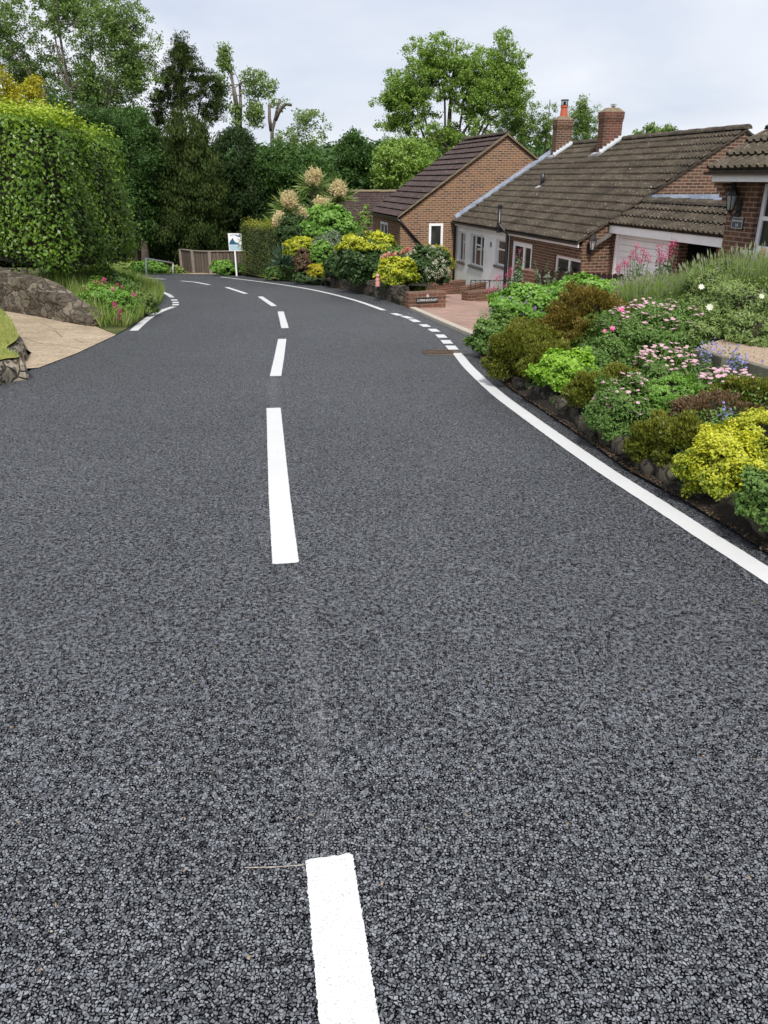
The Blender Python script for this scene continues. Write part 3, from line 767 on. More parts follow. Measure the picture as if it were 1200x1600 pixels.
# rock edging: irregular stones in one low dry wall
def rock(mb, c, r, seed):
    bm = bmesh.new(); bmesh.ops.create_icosphere(bm, subdivisions=2, radius=1)
    base = len(mb.v)
    for v in bm.verts:
        s = 1 + .35 * noise.noise(v.co * 1.3 + Vector((seed, seed * .7, 0))); q = v.co * s
        for k in range(3): q[k] = max(-.72, min(.72, q[k])) * 1.25
        mb.v.append((c[0] + q.x * r[0], c[1] + q.y * r[1], c[2] + q.z * r[2]))
    for f in bm.faces: mb.f.append(tuple(v.index + base for v in f.verts))
    bm.free()
mb = MB(); y = -2.0; i = 0
while y < 10.2:
    w = random.uniform(.10, .2); x = xE(y + w) + .10 + random.uniform(-.03, .03)
    rock(mb, (x + .03, y + w, gz(y + w) + .05), (random.uniform(.06, .09), w, random.uniform(.06, .10)), i)
    if random.random() < .35: rock(mb, (x + .12, y + w * 1.3, gz(y) + .16), (.07, w * .8, .06), i + 50)
    y += w * 1.75; i += 1
tag(mb.build('rockery_edging', MAT['stoned'], None, smooth=True, uv=False), 'low edging of mossy rough stones under the flowering rockery beside the road', 'stone edging')
# concrete edging and gravel strip
a, b, c_ = P(1096, 544, 6.4), P(1140, 558, 5.8), P(1215, 580, 5.2)
pp = [a, b, c_, c_ + (c_ - b) * 2]
mb = MB()
for s, t in zip(pp[:-1], pp[1:]):
    d = (t - s); d.z = 0; d.normalize(); nr = Vector((-d.y, d.x, 0)) * .055; nr = nr if nr.y > 0 else -nr
    q = [s, t, t + nr, s + nr]
    mb.hexa([(v.x, v.y, v.z - .5) for v in q], [(v.x, v.y, v.z) for v in q])
tag(mb.build('concrete_edging', MAT['concd'], None, bevel=.006), 'weathered concrete edging slab holding back the gravel above the daisies', 'edging')
zt = b.z - .03
gr = [(p.x, p.y + .05) for p in pp] + [(pp[-1].x + 1.5, pp[-1].y + 2), (4.2, 7.0), (3.2, 7.0)]
def HGr(x, y): return zt - .07 * (y - b.y) * .3
sheet('gravel_path', gr, MAT['gravel'], 0.0, hf=HGr, step=.5)

# left side: driveway, lawn, stone walls, verge
GL0 = G(145, 513); GL1 = G(182, 524); GL2 = G(120, 553); GL3 = G(60, 576); 
def HL(x, y):      # ground rises away from the road on the left
    yy = max(min(y, 24), -5); xl = interp(yy, [p[1] for p in LE[:12]], [p[0] for p in LE[:12]])
    d = xl - x
    return gz(y) + .16 * smooth(d / 3.5) * 1.4
dl = [(p.x, p.y) for p in (GL1, GL2, GL3)]
dl = [(dl[0][0] + .0, dl[0][1]), dl[1], dl[2], (dl[2][0] - .40, dl[2][1] - .22), (-4.1, 8.4), (-4.35, 9.5), (-5.8, 11.6), (-8.5, 13.0), (-12, 14), (-12, 15.8), (-7, 14.0), (GL0.x, GL0.y + .1)]
sheet('concrete_driveway', dl, MAT['drive'], .010, hf=HL, step=.6)
def vbank(x, y):
    best = 9
    for i in range(len(VE) - 1):
        a_, b_ = Vector(VE[i]).to_2d(), Vector(VE[i + 1]).to_2d(); p = Vector((x, y)); ab = b_ - a_
        t = max(0, min(1, (p - a_).dot(ab) / ab.length_squared)); best = min(best, (p - a_ - ab * t).length)
    return gz(y) + .015 + .42 * smooth(best / 1.6)
VE = [(GL0.x + .1, GL0.y)] + [(p[0], p[1]) for p in LE[5:]]
vb = VE[:-1] + [(-14, 25), (-12, 17), (-9, 15.0), (-7.2, 14.45), (-5.85, 13.85), (-5.0, 13.4)]
sheet('verge', vb, MAT['bank'], 0.0, hf=vbank, step=.5)
# stone retaining wall below the hedge
def path_wall(name, label, cat, pts, thick, mat, rough=.03, step=.22, top_noise=.05, bury=.2):
    """pts: (x,y,zbase,ztop); thickness laid to the left of travel"""
    mb = MB(); rows = 7; line = []
    for i in range(len(pts) - 1):
        a, b = pts[i], pts[i + 1]; n = max(1, int(math.dist(a[:2], b[:2]) / step))
        for k in range(n + (i == len(pts) - 2)): t = k / n; line.append([a[j] + (b[j] - a[j]) * t for j in range(4)])
    n = len(line); grid = []
    for i, q in enumerate(line):
        p0_, p1_ = line[max(0, i - 1)], line[min(n - 1, i + 1)]
        d = Vector((p1_[0] - p0_[0], p1_[1] - p0_[1], 0)).normalized(); nr = Vector((-d.y, d.x, 0))
        col = []; zt_ = q[3] + top_noise * noise.noise(Vector((i * .45, 3, 1)))
        zb = q[2] - bury
        for k in range(rows + 1):
            z = zb + (zt_ - zb) * k / rows
            o_ = rough * noise.noise(Vector((q[0] * 4, q[1] * 4, z * 6))) + (.04 if k == rows else 0)
            col.append((q[0] + nr.x * o_, q[1] + nr.y * o_, z))
        for k in range(rows, -1, -1):
            z = zb + (zt_ - zb) * k / rows + (rough * .6 if k == rows else 0)
            o_ = thick + rough * noise.noise(Vector((q[0] * 4 + 9, q[1] * 4, z * 6))) - (.04 if k == rows else 0)
            col.append((q[0] + nr.x * o_, q[1] + nr.y * o_, z))
        grid.append(col)
    m = len(grid[0]); mb.v = [v for c in grid for v in c]
    for i in range(n - 1):
        for k in range(m): mb.f.append((i * m + k, i * m + (k + 1) % m, (i + 1) * m + (k + 1) % m, (i + 1) * m + k))
    mb.f.append(tuple(range(m))[::-1]); mb.f.append(tuple((n - 1) * m + k for k in range(m)))
    bm = bmesh.new(); o = mb.build(name, mat, None, uv=True)
    bm.from_mesh(o.data); bmesh.ops.recalc_face_normals(bm, faces=bm.faces[:]); bm.to_mesh(o.data); bm.free()
    return tag(o, label, cat)
w0 = P(0, 418, 14.4); w0b = P(0, 487, 14.2); w1 = P(60, 440, 13.6); w2 = P(105, 472, 13.0)
xa = GL0.x
path_wall('stone_wall', 'dark rubble stone wall sloping down beneath the tall hedge beside the concrete driveway', 'stone wall',
          [(xa, GL0.y, GL0.z, GL0.z + .14), (w2.x, 12.85, w2.z - .3, w2.z + .02), (w1.x, 13.3, w1.z - .5, w1.z + .02), (w0.x, 13.8, w0b.z, w0.z), (-9.5, 14.6, w0b.z + .1, w0.z + .1)][::-1], .35, MAT['stone'], rough=.07)
# lawn corner with pale stone wall
l0 = G(0, 606); l1 = G(54, 579)
lw = [(-3.45, 1.0), (-3.5, 4.0), (l0.x - .05, l0.y), (-3.62, l1.y - .55), (l1.x - .1, l1.y - .12), (l1.x - .25, l1.y + .12), (-4.42, 9.5), (-5.85, 11.6), (-8.5, 12.9)]
def lz(x, y): return gz(y) + .20
path_wall('garden_wall', 'pale rubble stone wall curving round the corner of the small lawn', 'stone wall',
          [(p.x, p.y, gz(p.y), lz(p.x, p.y) + .01) for p in catmull(lw, 5)], .11, MAT['stonel'], rough=.022, step=.2, top_noise=.03)
lo = [(p.x - .05, p.y - .02) for p in catmull(lw, 5)] + [(-12, 12.5), (-12, 1)]
sheet('lawn', lo, MAT['lawn'], 0.0, hf=lambda x, y: lz(x, y) + .03 + .33 * smooth((-x - 3.8) / 2.6), step=.3)
# ---- timber fence, grass patches etc. far side of the bend
def board_fence(name, label, pts, h, mat, capc):
    root = thing(name, label, 'fence', (pts[0][0], pts[0][1], gz(pts[0][1])))
    mb = MB(); cb = MB()
    for a, b in zip(pts[:-1], pts[1:]):
        a = Vector((a[0], a[1], gz(a[1]) if len(a) < 3 else a[2])); b = Vector((b[0], b[1], gz(b[1]) if len(b) < 3 else b[2]))
        d = (b - a).normalized(); nr = Vector((-d.y, d.x, 0)); n = max(1, int((b - a).length / .15))
        for i in range(n):
            c = a.lerp(b, (i + .5) / n) + nr * (.012 if i % 2 else -.004); hh = h + random.uniform(-.015, .015)
            mb.box(c + Vector((0, 0, hh / 2 - .1)), ((b - a).length / n / 2 * .96, .011, hh / 2 + .1), (d, nr, Vector((0, 0, 1))))
        cb.box((a + b) / 2 + Vector((0, 0, h + .02)), ((b - a).length / 2, .045, .02), (d, nr, Vector((0, 0, 1))))
        cb.box(a + Vector((0, 0, h / 2)) - nr * .06, (.05, .05, h / 2 + .03), (d, nr, Vector((0, 0, 1))))
    mb.build('boards', mat, root); cb.build('capping_rail', capc, root); return root
WCAP = mottled('fence_capping', (.20, .17, .14), (.30, .26, .22), 8, .9, .2)
f0, f1, f2 = G(284, 427), G(318, 431), G(372, 425)
board_fence('timber_fence', 'weathered vertical board fence with capping rail behind the bend and the sign board', 
            [(-9.4, 37.5), (-8.3, 35.2), (-7.35, 33.9), (-5.6, 34.9), (-3.0, 36.5)], .88, MAT['wood'], WCAP)
# metal barrier
root = thing('metal_barrier', 'grey galvanised tube barrier on the outside of the bend near the timber fence', 'barrier', (-9.3, 32.8, gz(32.8)))
b0 = P(228, 430, 33.0); b1 = P(270, 426, 34.4); t0 = P(228, 404, 33.0); t1 = P(270, 411, 34.4)
mb = MB(); mb.tube([(b0.x, b0.y, gz(33.6) - .2), t0], .035, 8); mb.build('post', MAT['metal'], root, smooth=True)
mb = MB(); mb.tube([(b1.x, b1.y, gz(34.4) - .2), t1], .035, 8); mb.build('post', MAT['metal'], root, smooth=True)
mb = MB(); mb.tube([t0, t1], .035, 8); mb.build('rail', MAT['metal'], root, smooth=True)
# far drive mouth, pale
sheet('far_driveway', [(-9.0, 33.55), (-7.3, 33.35), (-6.2, 33.0), (-6.6, 34.1), (-8.0, 34.6)], MAT['drive'], .0)
# verge strip in front of the fence and sign
def HV(x, y): return gz(y) + .05 + .10 * smooth((y - 30.5 + (x + 6) * .45) / 1.5)
rv = [p for p in RF if -7.2 < p[0] < -2.2 and p[1] > 20]
sheet('grass_verge', [(p[0], p[1] + .08) for p in rv] + [(-6.9, 34.2), (-3.5, 35.5), (-1.0, 30), (-1.5, 27)], MAT['lawn'], 0.0, hf=HV, step=.6)
# ------------------------------------------------------------ houses: one row, frame (w away from road, t down the road)
HO = Vector((5.006, 20.5, 0)); VV = Vector((.9754, .2204, 0)); UU = Vector((-.2204, .9754, 0)); ZZ = Vector((0, 0, 1))
def HP(w, t, z): return HO + VV * w + UU * t + ZZ * z
def tt(px, py, w):
    d = ray(px, py); k = d.x / d.y; return (HO.x + VV.x * w - k * (HO.y + VV.y * w)) / (-UU.x + UU.y * k)
def ww(px, py, t):
    d = ray(px, py); k = d.x / d.y; return (k * (HO.y + UU.y * t) - HO.x - UU.x * t) / (VV.x - k * VV.y)
def zz(px, py, w, t):
    d = ray(px, py); return CAMH + d.z / d.y * HP(w, t, 0).y
class Wall:
    def __init__(s, O, A, N): s.O, s.A, s.N = O, A, N
    def pt(s, a, z, d=0.0): return s.O + s.A * a + s.N * d + ZZ * z
    def panel(s, mb, a0, a1, z0, z1, ops=(), depth=.12):
        xs = sorted(set([a0, a1] + [v for o in ops for v in o[:2] if a0 < v < a1])); zs = sorted(set([z0, z1] + [v for o in ops for v in o[2:] if z0 < v < z1]))
        for i in range(len(xs) - 1):
            for j in range(len(zs) - 1):
                cx, cz = (xs[i] + xs[i + 1]) / 2, (zs[j] + zs[j + 1]) / 2
                if any(o[0] < cx < o[1] and o[2] < cz < o[3] for o in ops): continue
                mb.quad(s.pt(xs[i], zs[j]), s.pt(xs[i + 1], zs[j]), s.pt(xs[i + 1], zs[j + 1]), s.pt(xs[i], zs[j + 1]))
        for o in ops:
            p = lambda a, z, d: s.pt(a, z, d)
            mb.quad(p(o[0], o[2], 0), p(o[0], o[3], 0), p(o[0], o[3], -depth), p(o[0], o[2], -depth))
            mb.quad(p(o[1], o[2], 0), p(o[1], o[3], 0), p(o[1], o[3], -depth), p(o[1], o[2], -depth))
            mb.quad(p(o[0], o[3], 0), p(o[1], o[3], 0), p(o[1], o[3], -depth), p(o[0], o[3], -depth))
            mb.quad(p(o[0], o[2], 0), p(o[1], o[2], 0), p(o[1], o[2], -depth), p(o[0], o[2], -depth))
    def bar(s, mb, a0, a1, z0, z1, d0, d1):
        c = s.pt((a0 + a1) / 2, (z0 + z1) / 2, (d0 + d1) / 2); mb.box(c, (abs(a1 - a0) / 2, abs(d1 - d0) / 2, abs(z1 - z0) / 2), (s.A, s.N, ZZ))
    def window(s, root, a0, a1, z0, z1, rec=.10, fw=.055, mull=(), trans=(), sill=None, sillmat=None, name='window', dark='glass', curtain=False):
        """mull: fractions of verticals; trans: (frac0, frac1, zfrac) horizontals"""
        f = MB(); r0, r1 = -rec - .03, -rec + .03
        s.bar(f, a0, a1, z0, z0 + fw, r0, r1); s.bar(f, a0, a1, z1 - fw, z1, r0, r1)
        s.bar(f, a0, a0 + fw, z0 + fw, z1 - fw, r0, r1); s.bar(f, a1 - fw, a1, z0 + fw, z1 - fw, r0, r1)
        for m_ in mull:
            c = a0 + (a1 - a0) * m_; s.bar(f, c - fw * .55, c + fw * .55, z0 + fw, z1 - fw, r0 + .003, r1 - .003)
        for f0_, f1_, zf in trans:
            z = z0 + (z1 - z0) * zf; s.bar(f, a0 + (a1 - a0) * f0_, a0 + (a1 - a0) * f1_, z - fw * .4, z + fw * .4, r0 + .006, r1 - .006)
        w = f.build(name, MAT['white'], root)
        g = MB(); g.quad(s.pt(a0 + .01, z0 + .01, -rec), s.pt(a1 - .01, z0 + .01, -rec), s.pt(a1 - .01, z1 - .01, -rec), s.pt(a0 + .01, z1 - .01, -rec))
        g.build('pane', MAT[dark], w)
        if sill:
            b = MB(); s.bar(b, a0 - sill, a1 + sill, z0 - .07, z0, -rec + .02, .05); b.build('sill', sillmat or MAT['sill'], w, bevel=.006)
        return w
def slope(mb, w0, z0, w1, z1, t0, t1, gauge=.34, pitch=.165, amp=.022, lip=.035, jit=.006):
    a = Vector((w1 - w0, 0, z1 - z0)); L = a.length; n = max(1, round(L / gauge)); sgn = 1 if w1 > w0 else -1
    nx, nz_ = -(z1 - z0) / L * sgn, abs(w1 - w0) / L
    nt_ = max(1, int((t1 - t0) / pitch)); prof = [(0, 0), (.30, 0), (.42, .8), (.56, 1), (.70, .8), (.82, 0)]
    ts = []; 
    for i in range(nt_):
        for q, h in prof: ts.append((t0 + (t1 - t0) * (i + q) / nt_, h * amp))
    ts.append((t1, 0)); m = len(ts)
    rows = []
    for c in range(n):
        for fr, up in ((c / n, lip), (min(1.0, (c + 1) / n + .17 / n), -.004)):
            jr = jit
            row = []
            for k, (t, h) in enumerate(ts):
                jj = jr * noise.noise(Vector((math.floor(k / 12) * 1.7 + .3, c * 2.3, 5))); up_ = up + jj
                row.append(HP(w0 + (w1 - w0) * fr + nx * (h + up_), t, z0 + (z1 - z0) * fr + nz_ * (h + up_)))
            rows.append(row)
        row = [HP(w0 + (w1 - w0) * (c + .13) / n - nx * .010, t, z0 + (z1 - z0) * (c + .13) / n - nz_ * .010) for t, h in ts]
        rows.append(row)
    b = len(mb.v)
    for r_ in rows: mb.v += [tuple(v) for v in r_]
    for c in range(n):
        q = b + 3 * c * m
        for k in range(m - 1):
            mb.f.append((q + k, q + k + 1, q + m + k + 1, q + m + k)); mb.f.append((q + 2 * m + k, q + 2 * m + k + 1, q + k + 1, q + k))
def ridge(mb, w, z, t0, t1, r=.11, seg=.42):
    t = t0; i = 0
    while t < t1 - .05:
        e = min(t + seg, t1); rr_ = r * (1 + .05 * (i % 2)); N = 7; ring = []
        for tt_ in (t, e):
            ring.append([HP(w + rr_ * 1.25 * math.cos(math.pi * k / N), tt_, z - .035 + rr_ * math.sin(math.pi * k / N) + .004 * math.sin(i * 3)) for k in range(N + 1)])
        b = len(mb.v); mb.v += [tuple(v) for r_ in ring for v in r_]
        for k in range(N): mb.f.append((b + k, b + k + 1, b + N + 2 + k, b + N + 1 + k))
        mb.f.append(tuple(b + k for k in range(N + 1))); mb.f.append(tuple(b + N + 1 + k for k in range(N, -1, -1)))
        t = e; i += 1
def pipe(root, pts, r, mat, name='downpipe'):
    mb = MB(); mb.tube(pts, r, 8); return mb.build(name, mat, root, smooth=True, uv=False)
def gutter(root, w, t0, t1, z, name='gutter'):
    mb = MB(); N = 6; rings = []
    for t in (t0, t1):
        rings.append([HP(w + .055 * math.cos(math.pi + math.pi * k / N), t, z + .05 * math.sin(math.pi + math.pi * k / N)) for k in range(N + 1)])
    b = 0; mb.v = [tuple(v) for r_ in rings for v in r_]
    mb.f = [(k, k + 1, N + 2 + k, N + 1 + k) for k in range(N)] + [tuple(range(N + 1)), tuple(range(N + 1, 2 * N + 2))]
    mb.f += [(0, N + 1, 2 * N + 1, N)]
    return mb.build(name, MAT['black'], root, uv=False)

# ================= middle bungalow
TB = 10.4; WR = 4.116; ZE = .133; ZR = 2.66; ZB = -2.9
B = thing('bungalow', 'long brown-roofed bungalow in the middle with two chimneys and a white rendered front wall', 'house', HP(4, 5, -2.3))
UW = Wall(HO.copy(), UU, -VV)
def rz(w): return ZE + (ZR - ZE) * w / WR
tw = tt(796, 380, 0)
# white rendered stretch
ops = []
def uop(px0, px1, pyt, pyb, w=0.0):
    ta, tb = tt(px1, pyt, w), tt(px0, pyt, w); pm = (px0 + px1) / 2; tm = (ta + tb) / 2
    return [ta, tb, zz(pm, pyb, w, tm), zz(pm, pyt, w, tm)]
o1, o2, o3 = uop(717, 728, 351, 396), uop(735.5, 757.5, 355, 400), uop(776, 792, 362, 397)
zs_ = max(o1[3], o2[3]) ; 
for o in (o1, o2, o3): o[3] = -.26
o1[2] = o2[2] = -1.32; o3[2] = -1.08
mb = MB(); UW.panel(mb, tw, TB, ZB, ZE - .12, [tuple(o) for o in (o1, o2, o3)], .14)
mb.build('rendered_wall', MAT['render'], B)
for o, mu, tr_ in ((o1, (.5,), ((0, .5, .68),)), (o2, (.33, .72), ((.33, .72, .68),)), (o3, (), ((0, 1, .62),))):
    UW.window(B, o[0] + .01, o[1] - .01, o[2] + .01, o[3] - .01, rec=.10, mull=mu, trans=tr_, sill=.06)
bv = MB(); tv = tt(768, 367, 0); UW.bar(bv, tv - .06, tv + .06, -.55, -.40, 0, .012); bv.build('air_brick', MAT['sill'], B)
# brick stretch with glazed door and window
od = (tt(831, 395, 0), tt(799.5, 395, 0), -2.2, -.22); ow = uop(868, 911.5, 379, 440); ow[3] = -.36; ow[2] = -1.6
mb = MB(); UW.panel(mb, 0, tw, ZB, ZE - .12, [od, tuple(ow)], .12)
GB = Wall(HO.copy(), VV, -UU)
GB.panel(mb, 0, 2 * WR, ZB, ZE - .015)
def gable_tri(mb, wall, a0, a1, ae, z0, z1, am):
    mb.add([wall.pt(a0, z0), wall.pt(a1, z0), wall.pt(am, z1)], [(0, 1, 2)])
gable_tri(mb, GB, 0, 2 * WR, 0, ZE - .015, ZR - .035, WR)
mb.quad(HP(2 * WR, 0, ZB), HP(2 * WR, TB, ZB), HP(2 * WR, TB, ZE - .12), HP(2 * WR, 0, ZE - .12))
mb.build('brick_wall', MAT['brickB'], B)
d_ = UW.window(B, od[0] + .02, od[1] - .02, od[2], od[3], rec=.06, fw=.13, mull=(.42,), name='glazed_door'); 
UW.window(B, ow[0] + .01, ow[1] - .01, ow[2], ow[3] - .01, rec=.09, fw=.07, mull=(.5,), sill=.05)
mb = MB(); slope(mb, -.16, ZE - .10 + .02, WR, ZR, -.06, TB - .0, amp=.045, lip=.05, pitch=.15, jit=.012); slope(mb, 2 * WR + .16, ZE - .08, WR, ZR, -.06, TB)
# underside and verge edge
for s0, s1 in ((-.16, WR), (2 * WR + .16, WR)):
    mb.quad(HP(s0, -.06, ZE - .10), HP(s1, -.06, ZR - .03), HP(s1, -.06, ZR + .02), HP(s0, -.06, ZE - .05))
    mb.quad(HP(s0, -.055, ZE - .10), HP(s1, -.055, ZR - .03), HP(s1, TB, ZR - .03), HP(s0, TB, ZE - .10))
rf = mb.build('roof', MAT['tileB'], B)
mb = MB(); ridge(mb, WR, ZR + .05, -.08, TB); mb.build('ridge_tiles', MAT['tileB'], rf, uv=True, smooth=False)
mb = MB(); UW.bar(mb, -.02, TB - .02, ZE - .20, ZE - .10, .10, .125); mb.build('fascia', MAT['white'], B)
mb = MB(); mb.quad(HP(0, 0, ZE - .19), HP(0, TB, ZE - .19), HP(-.1, TB, ZE - .19), HP(-.1, 0, ZE - .19)); mb.build('soffit', MAT['white'], B)
gutter(B, -.19, -.05, TB - .02, ZE - .085)
# verge soffit board at the near corner
mb = MB(); wl, wh = .25, 1.0
mb.hexa([HP(wl, -.16, rz(wl) - .34), HP(wh, -.16, rz(wh) - .34), HP(wh, 0, rz(wh) - .34), HP(wl, 0, rz(wl) - .34)],
        [HP(wl, -.16, rz(wl) - .28), HP(wh, -.16, rz(wh) - .28), HP(wh, 0, rz(wh) - .28), HP(wl, 0, rz(wl) - .28)])
mb.build('cover_strip', MAT['sill'], B)
def chimney(w0, w1, t0, dt, ztop, mat, flare, pot):
    ax = (VV, UU, ZZ); wm = (w0 + w1) / 2; hw = (w1 - w0) / 2; tm = t0 + dt / 2; zb = rz(w0) - .1
    mb = MB(); mb.box(HP(wm, tm, (zb + ztop - .2) / 2), (hw, dt / 2, (ztop - .2 - zb) / 2), ax)
    mb.box(HP(wm, tm, ztop - .34), (hw + .012, dt / 2 + .012, .038), ax); mb.box(HP(wm, tm, ztop - .2), (hw + .026, dt / 2 + .026, .10), ax)
    c = mb.build('chimney', mat, rf)
    k = MB(); a = hw + .02; b_ = dt / 2 + .02
    k.hexa([HP(wm - a, tm - b_, ztop - .1), HP(wm + a, tm - b_, ztop - .1), HP(wm + a, tm + b_, ztop - .1), HP(wm - a, tm + b_, ztop - .1)],
           [HP(wm - a * .55, tm - b_ * .55, ztop + .02), HP(wm + a * .55, tm - b_ * .55, ztop + .02), HP(wm + a * .55, tm + b_ * .55, ztop + .02), HP(wm - a * .55, tm + b_ * .55, ztop + .02)])
    # parts of the roof's chimney
    k.build('mortar_cap', MAT['cap'], B)
    # stepped side flashing on the near face, lying against the tiles
    f = MB(); n = 6
    for i in range(n):
        wa = w0 - .10 + (w1 - w0 + .12) * i / n; wb = w0 - .10 + (w1 - w0 + .12) * (i + 1) / n
        f.hexa([HP(wa, t0 - .15, rz(wa) + .08), HP(wb, t0 - .15, rz(wb) + .08), HP(wb, t0 - .012, rz(wb) + .08), HP(wa, t0 - .012, rz(wa) + .08)],
               [HP(wa, t0 - .15, rz(wa) + .135), HP(wb, t0 - .15, rz(wb) + .135), HP(wb, t0 - .012, rz(wb) + .17), HP(wa, t0 - .012, rz(wa) + .17)])
        f.box(HP((wa + wb) / 2, t0 - .008, rz(wa) + .16), ((wb - wa) / 2, .006, .075), ax)
    f.box(HP(w0 - .08, t0 + dt / 2, rz(w0 - .08) + .06), (.12, dt / 2 + .14, .02), (Vector((.85, .19, .49)), UU, Vector((-.48, -.11, .87))))
    f.build('chimney_flashing', MAT['leadw'], B)
    if pot:
        p = MB(); N = 14
        for r_, za, zb_ in ((.125, ztop, ztop + .36),):
            p.tube([HP(wm, tm, za), HP(wm, tm, zb_ - .06), HP(wm, tm, zb_ - .06), HP(wm, tm, zb_)], [.14, .115, .135, .135], N)
        p.build('chimney_pot', MAT['terra'], B, smooth=False, uv=False)
        q = MB(); z = ztop + .36
        for i in range(8):
            a = i * math.pi / 4; q.tube([HP(wm, tm, z) + Vector((.11 * math.cos(a), .11 * math.sin(a), 0)), HP(wm, tm, z + .16) + Vector((.11 * math.cos(a), .11 * math.sin(a), 0))], .009, 4)
        q.tube([HP(wm, tm, z), HP(wm, tm, z + .02)], .13, 14); q.tube([HP(wm, tm, z + .16), HP(wm, tm, z + .19)], [.15, .13], 14); q.tube([HP(wm, tm, z + .0), HP(wm, tm, z + .13)], .045, 8)
        q.build('cowl', MAT['iron'], B, uv=False)
    else:
        q = MB(); z = ztop
        q.tube([HP(wm + .04, tm, z), HP(wm + .04, tm, z + .07)], .06, 12); q.tube([HP(wm + .04, tm, z + .075), HP(wm + .04, tm, z + .09)], .105, 12); q.tube([HP(wm + .04, tm, z + .115), HP(wm + .04, tm, z + .135)], .095, 12)
        q.tube([HP(wm + .04, tm, z + .07), HP(wm + .04, tm, z + .13)], .03, 8)
        q.build('cowl', MAT['metal'], B, uv=False)
    return c
MAT['chim2'] = brickmat('sooty_brick', (.17, .06, .045), (.085, .04, .03), (.20, .15, .11), dirt=(.05, .04, .025), stain=.7)
chimney(3.42, 4.0, 9.7, .38, 3.56, MAT['brickB'], True, True)
chimney(3.42, 4.05, 6.16, .40, 3.57, MAT['chim2'], True, False)
def roofpt(px, py):
    d = ray(px, py); best = None
    lo, hi = 15.0, 45.0
    def g(Y):
        p = P(px, py, Y); q = p - HO; w = q.dot(VV); return p.z - rz(w)
    for _ in range(50):
        m = (lo + hi) / 2
        if g(lo) * g(m) <= 0: hi = m
        else: lo = m
    p = P(px, py, lo); q = p - HO; return p, q.dot(VV), q.dot(UU)
vp, vw, vt = roofpt(847, 291)
pipe(B, [vp - ZZ * .05, vp + ZZ * .42], .065, MAT['black'], 'vent_pipe')
mb = MB(); mb.box(HP(vw - .12, vt, rz(vw - .12) + .055), (.18, .16, .012), (Vector((.83, .19, .52)).normalized(), UU, Vector((-.51, -.115, .85)).normalized())); mb.build('vent_flashing', MAT['leadw'], B)
# abutment flashing against the brown gable
fl = MB(); n = 14
for i in range(n):
    wa, wb = -.1 + 4.1 * i / n, -.1 + 4.1 * (i + 1) / n
    fl.hexa([HP(wa, TB - .22, rz(wa) + .07), HP(wb, TB - .22, rz(wb) + .07), HP(wb, TB - .01, rz(wb) + .07), HP(wa, TB - .01, rz(wa) + .07)],
            [HP(wa, TB - .22, rz(wa) + .135), HP(wb, TB - .22, rz(wb) + .135), HP(wb, TB - .01, rz(wb) + .22), HP(wa, TB - .01, rz(wa) + .22)])
fl.build('roof_flashing', MAT['lead'], B)
# soil pipe and downpipes
ta_, tb_ = tt(780, 345, -.26), tt(793, 370, -.12)
za_, zb_ = zz(780, 322, -.26, ta_), zz(780, 350, -.26, ta_); zc_ = zz(793, 366, -.12, tb_)
pipe(B, [HP(-.26, ta_, za_), HP(-.26, ta_, zb_), HP(-.12, tb_, zc_), HP(-.12, tb_, -2.4)], .055, MAT['black'], 'soil_pipe')
for z in (zb_ - .05, za_ - .06, zc_ + .02):
    mb = MB(); mb.tube([HP(-.26 if z > -.3 else -.12, ta_ if z > -.3 else tb_, z), HP(-.26 if z > -.3 else -.12, ta_ if z > -.3 else tb_, z + .09)], .067, 8); mb.build('pipe_collar', MAT['black'], B, uv=False)

pipe(B, [HP(-.15, TB - .15, ZE - .12), HP(-.10, TB - .12, ZE - .35), HP(-.09, TB - .12, -2.45)], .045, MAT['black'])
# lantern helper
def lantern(name, label, c, n, s=1.0, body='plain'):
    r = thing(name, label, 'wall lamp', c); side = n.cross(ZZ)
    m_ = MB(); m_.box(c + n * .01, (.045 * s, .01, .11 * s), (side, n, ZZ)); 
    m_.tube([c + n * .02 - ZZ * .02, c + n * .10 - ZZ * .10 * s, c + n * .16 - ZZ * .05 * s], .010 * s, 6); m_.build('bracket', MAT['iron'], r, uv=False)
    m_ = MB(); q = c + n * .16
    for i in range(6):
        a = i * math.pi / 3; e = Vector((math.cos(a), math.sin(a), 0))
        m_.tube([q + e * .045 * s - ZZ * .02, q + e * .075 * s + ZZ * .16 * s], .006 * s, 4)
    m_.tube([q - ZZ * .05 * s, q - ZZ * .02], [.02 * s, .05 * s], 6); m_.tube([q + ZZ * .16 * s, q + ZZ * .20 * s, q + ZZ * .27 * s, q + ZZ * .31 * s], [.09 * s, .075 * s, .02 * s, .008 * s], 6)
    m_.build('lamp_frame', MAT['iron'], r, uv=False)
    m_ = MB(); m_.tube([q - ZZ * .015, q + ZZ * .155 * s], [.036 * s, .066 * s], 6); m_.build('lamp_glass', MAT['lampglass'], r, uv=False)
    return r
wl_ = ww(921, 385, -.02); lantern('wall_lantern', 'black box lantern on the brown brick corner left of the white garage door', HP(wl_, -.01, zz(921, 388, wl_, 0)), -UU, 1.25)

